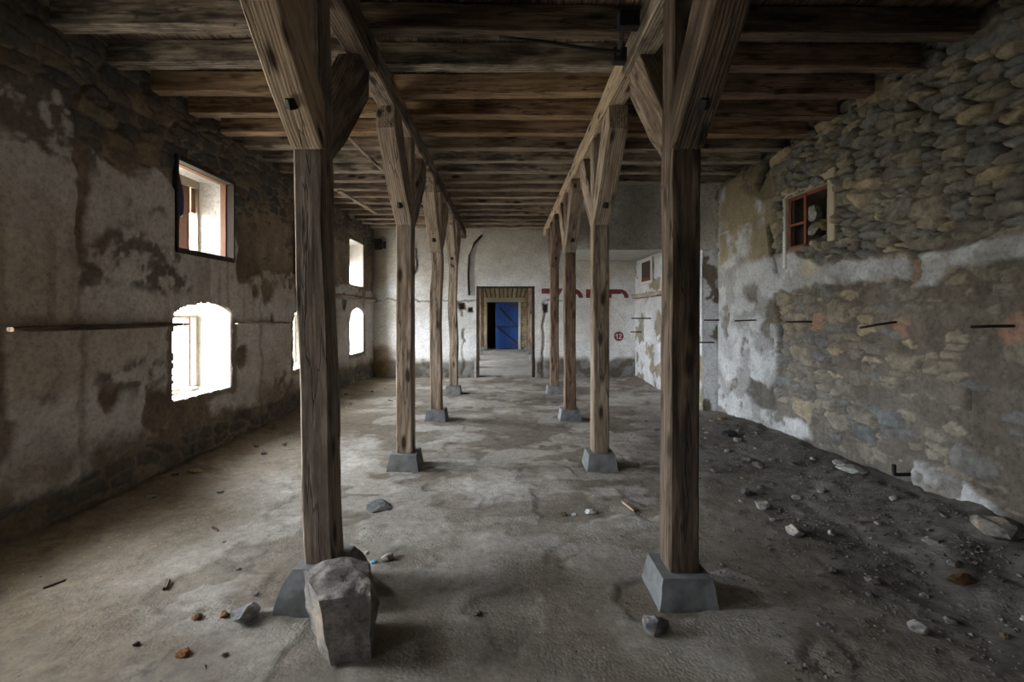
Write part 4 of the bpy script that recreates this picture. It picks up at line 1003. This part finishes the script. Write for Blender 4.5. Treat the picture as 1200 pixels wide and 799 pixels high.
# countable rubble along the right wall
protos = [rock_mesh('rubble_fragment', (.10, .08, .06), 500+i, 1, .3, c) for i, c in enumerate([(.20,.20,.20), (.14,.13,.12), (.34,.33,.32), (.20,.16,.12), (.26,.25,.24), (.10,.10,.10)])]
for m_ in protos: m_.materials.append(M_ROCK)
rr = random.Random(22); n = 0
zones = [((2.0, 3.35, 2.2, 7.4), 85, 'right wall', 'rubble along the right wall'),
         ((-3.3, -2.6, 3.2, 11.0), 24, 'left wall', 'rubble along the left wall'),
         ((-2.4, -.2, 1.6, 4.0), 12, 'left foreground floor', 'chips on the left foreground floor'),
         ((.2, 2.0, 1.7, 4.2), 12, 'right foreground floor', 'chips on the right foreground floor'),
         ((2.2, 3.2, 9.5, 11.5), 12, 'far right corner', 'fallen plaster in the far corner')]
tones = ['mid-grey', 'charcoal-grey', 'pale grey', 'brownish', 'light grey', 'near-black']
seen = set()
placed = [(o_.location.x, o_.location.y) for o_ in COL.objects if o_.get('category') in ('stone', 'scrap', 'plaster', 'brick')]
for (x0, x1, y0, y1), cnt, where, grp in zones:
    for i in range(cnt):
        for _ in range(60):
            x = rr.uniform(x0, x1); y = rr.uniform(y0, y1)
            if abs(x+.84) < .35 and abs(y-2.3) < .4: continue
            if min(abs(x-PXL), abs(x-PXR)) < .3 and min(abs(y-r_) for r_ in ROWS) < .3: continue
            if all(math.hypot(x-a, y-b_) > .17 for a, b_ in placed): break
        else: continue
        h0 = float(floor_height(np.array([x]), np.array([y]))[0][0]); pi_ = rr.randrange(6)
        s = rr.uniform(.25, .9) if 'floor' not in where else rr.uniform(.15, .4)
        if where == 'right wall' and rr.random() < .25: s *= 1.5
        size = 'tiny' if s < .3 else 'small' if s < .6 else 'fist-sized' if s < .95 else 'large'
        wd = min(abs(x-RX), abs(x-LX))
        side = 'by the wall' if wd < .45 else 'off the wall' if wd < .9 else 'towards the posts' if 'wall' in where else 'on bare floor'
        kk = min(range(4), key=lambda q: abs(ROWS[q]-y)); rel = 'level with' if abs(ROWS[kk]-y) < .35 else 'just before' if y < ROWS[kk] else 'just beyond'
        lab = '%s %s rubble, %s, %s %s post, %s' % (size, tones[pi_], where, rel, ('nearest', 'second', 'third', 'fourth')[kk], side)
        if lab in seen: continue
        seen.add(lab); placed.append((x, y))
        o = bpy.data.objects.new('rubble_fragment', protos[pi_]); COL.objects.link(o)
        o.location = (x, y, h0-.004*s); o.rotation_euler = (0, 0, rr.uniform(0, 6.3)); o.scale = (s*1.1, s, s*rr.uniform(.6, 1.1))
        tag(o, lab, 'rubble', grp)
# uncountable grit
npb = 14000
rg = np.random.RandomState(5)
def scatter(n, fx, fy): return fx(n), fy(n)
xs = np.concatenate([3.45-np.abs(rg.normal(0, .85, 6500)), -3.3+np.abs(rg.normal(0, .45, 2500)), rg.uniform(-3, 3.2, 5000)])
ys = np.concatenate([rg.uniform(1.5, 7.6, 6500), rg.uniform(2.6, 11.5, 2500), 1.5+rg.beta(1, 2.2, 5000)*7])
ok = (xs > -3.3) & (xs < 3.45)
for o_ in COL.objects:
    if o_.parent is None and o_.get('category') in ('footing', 'stone', 'stone block', 'rubble', 'plaster', 'scrap', 'brick', 'cap', 'stick'):
        q = o_.location; rad = {'stick': .3, 'footing': .27, 'stone block': .34, 'rubble': .08}.get(o_['category'], .14)
        ok &= np.hypot(xs-q.x, ys-q.y) > rad
xs = xs[ok]; ys = ys[ok]
hs = floor_height(xs, ys)[0]; sz = (0.004+0.010*rg.power(.6, len(xs))**1.5)*np.where(xs < 1.3, .55, 1.0)
octv = np.array([(1,0,0),(0,1,0),(-1,0,0),(0,-1,0),(0,0,.7),(0,0,-.5)], float); octf = np.array([(0,1,4),(1,2,4),(2,3,4),(3,0,4),(1,0,5),(2,1,5),(3,2,5),(0,3,5)])
N_ = len(xs); VV = np.zeros((N_, 6, 3)); th = rg.uniform(0, 6.28, N_)
jit = 1+.5*(rg.rand(N_, 6, 3)-.5); base_ = octv[None]*jit*sz[:, None, None]
VV[..., 0] = base_[..., 0]*np.cos(th)[:, None]-base_[..., 1]*np.sin(th)[:, None]+xs[:, None]
VV[..., 1] = base_[..., 0]*np.sin(th)[:, None]+base_[..., 1]*np.cos(th)[:, None]+ys[:, None]
VV[..., 2] = base_[..., 2]+hs[:, None]+sz[:, None]*.25
FF = (octf[None]+6*np.arange(N_)[:, None, None]).reshape(-1, 3)
me = bpy.data.meshes.new('grit'); me.from_pydata(VV.reshape(-1, 3).tolist(), [], FF.tolist()); me.update()
a = me.attributes.new('Col', 'FLOAT_COLOR', 'POINT')
tone = (.10+.13*rg.power(.8, N_))*np.where(xs < 1.3, 1.5, 1.0); c4 = np.ones((N_, 6, 4), np.float32); c4[..., 0] = tone[:, None]; c4[..., 1] = tone[:, None]*.95; c4[..., 2] = tone[:, None]*.88
a.data.foreach_set('color', c4.reshape(-1))
o = link('grit', me, M_ROCK); tag(o, 'loose grit and gravel strewn over the dusty floor', 'grit', kind='stuff')
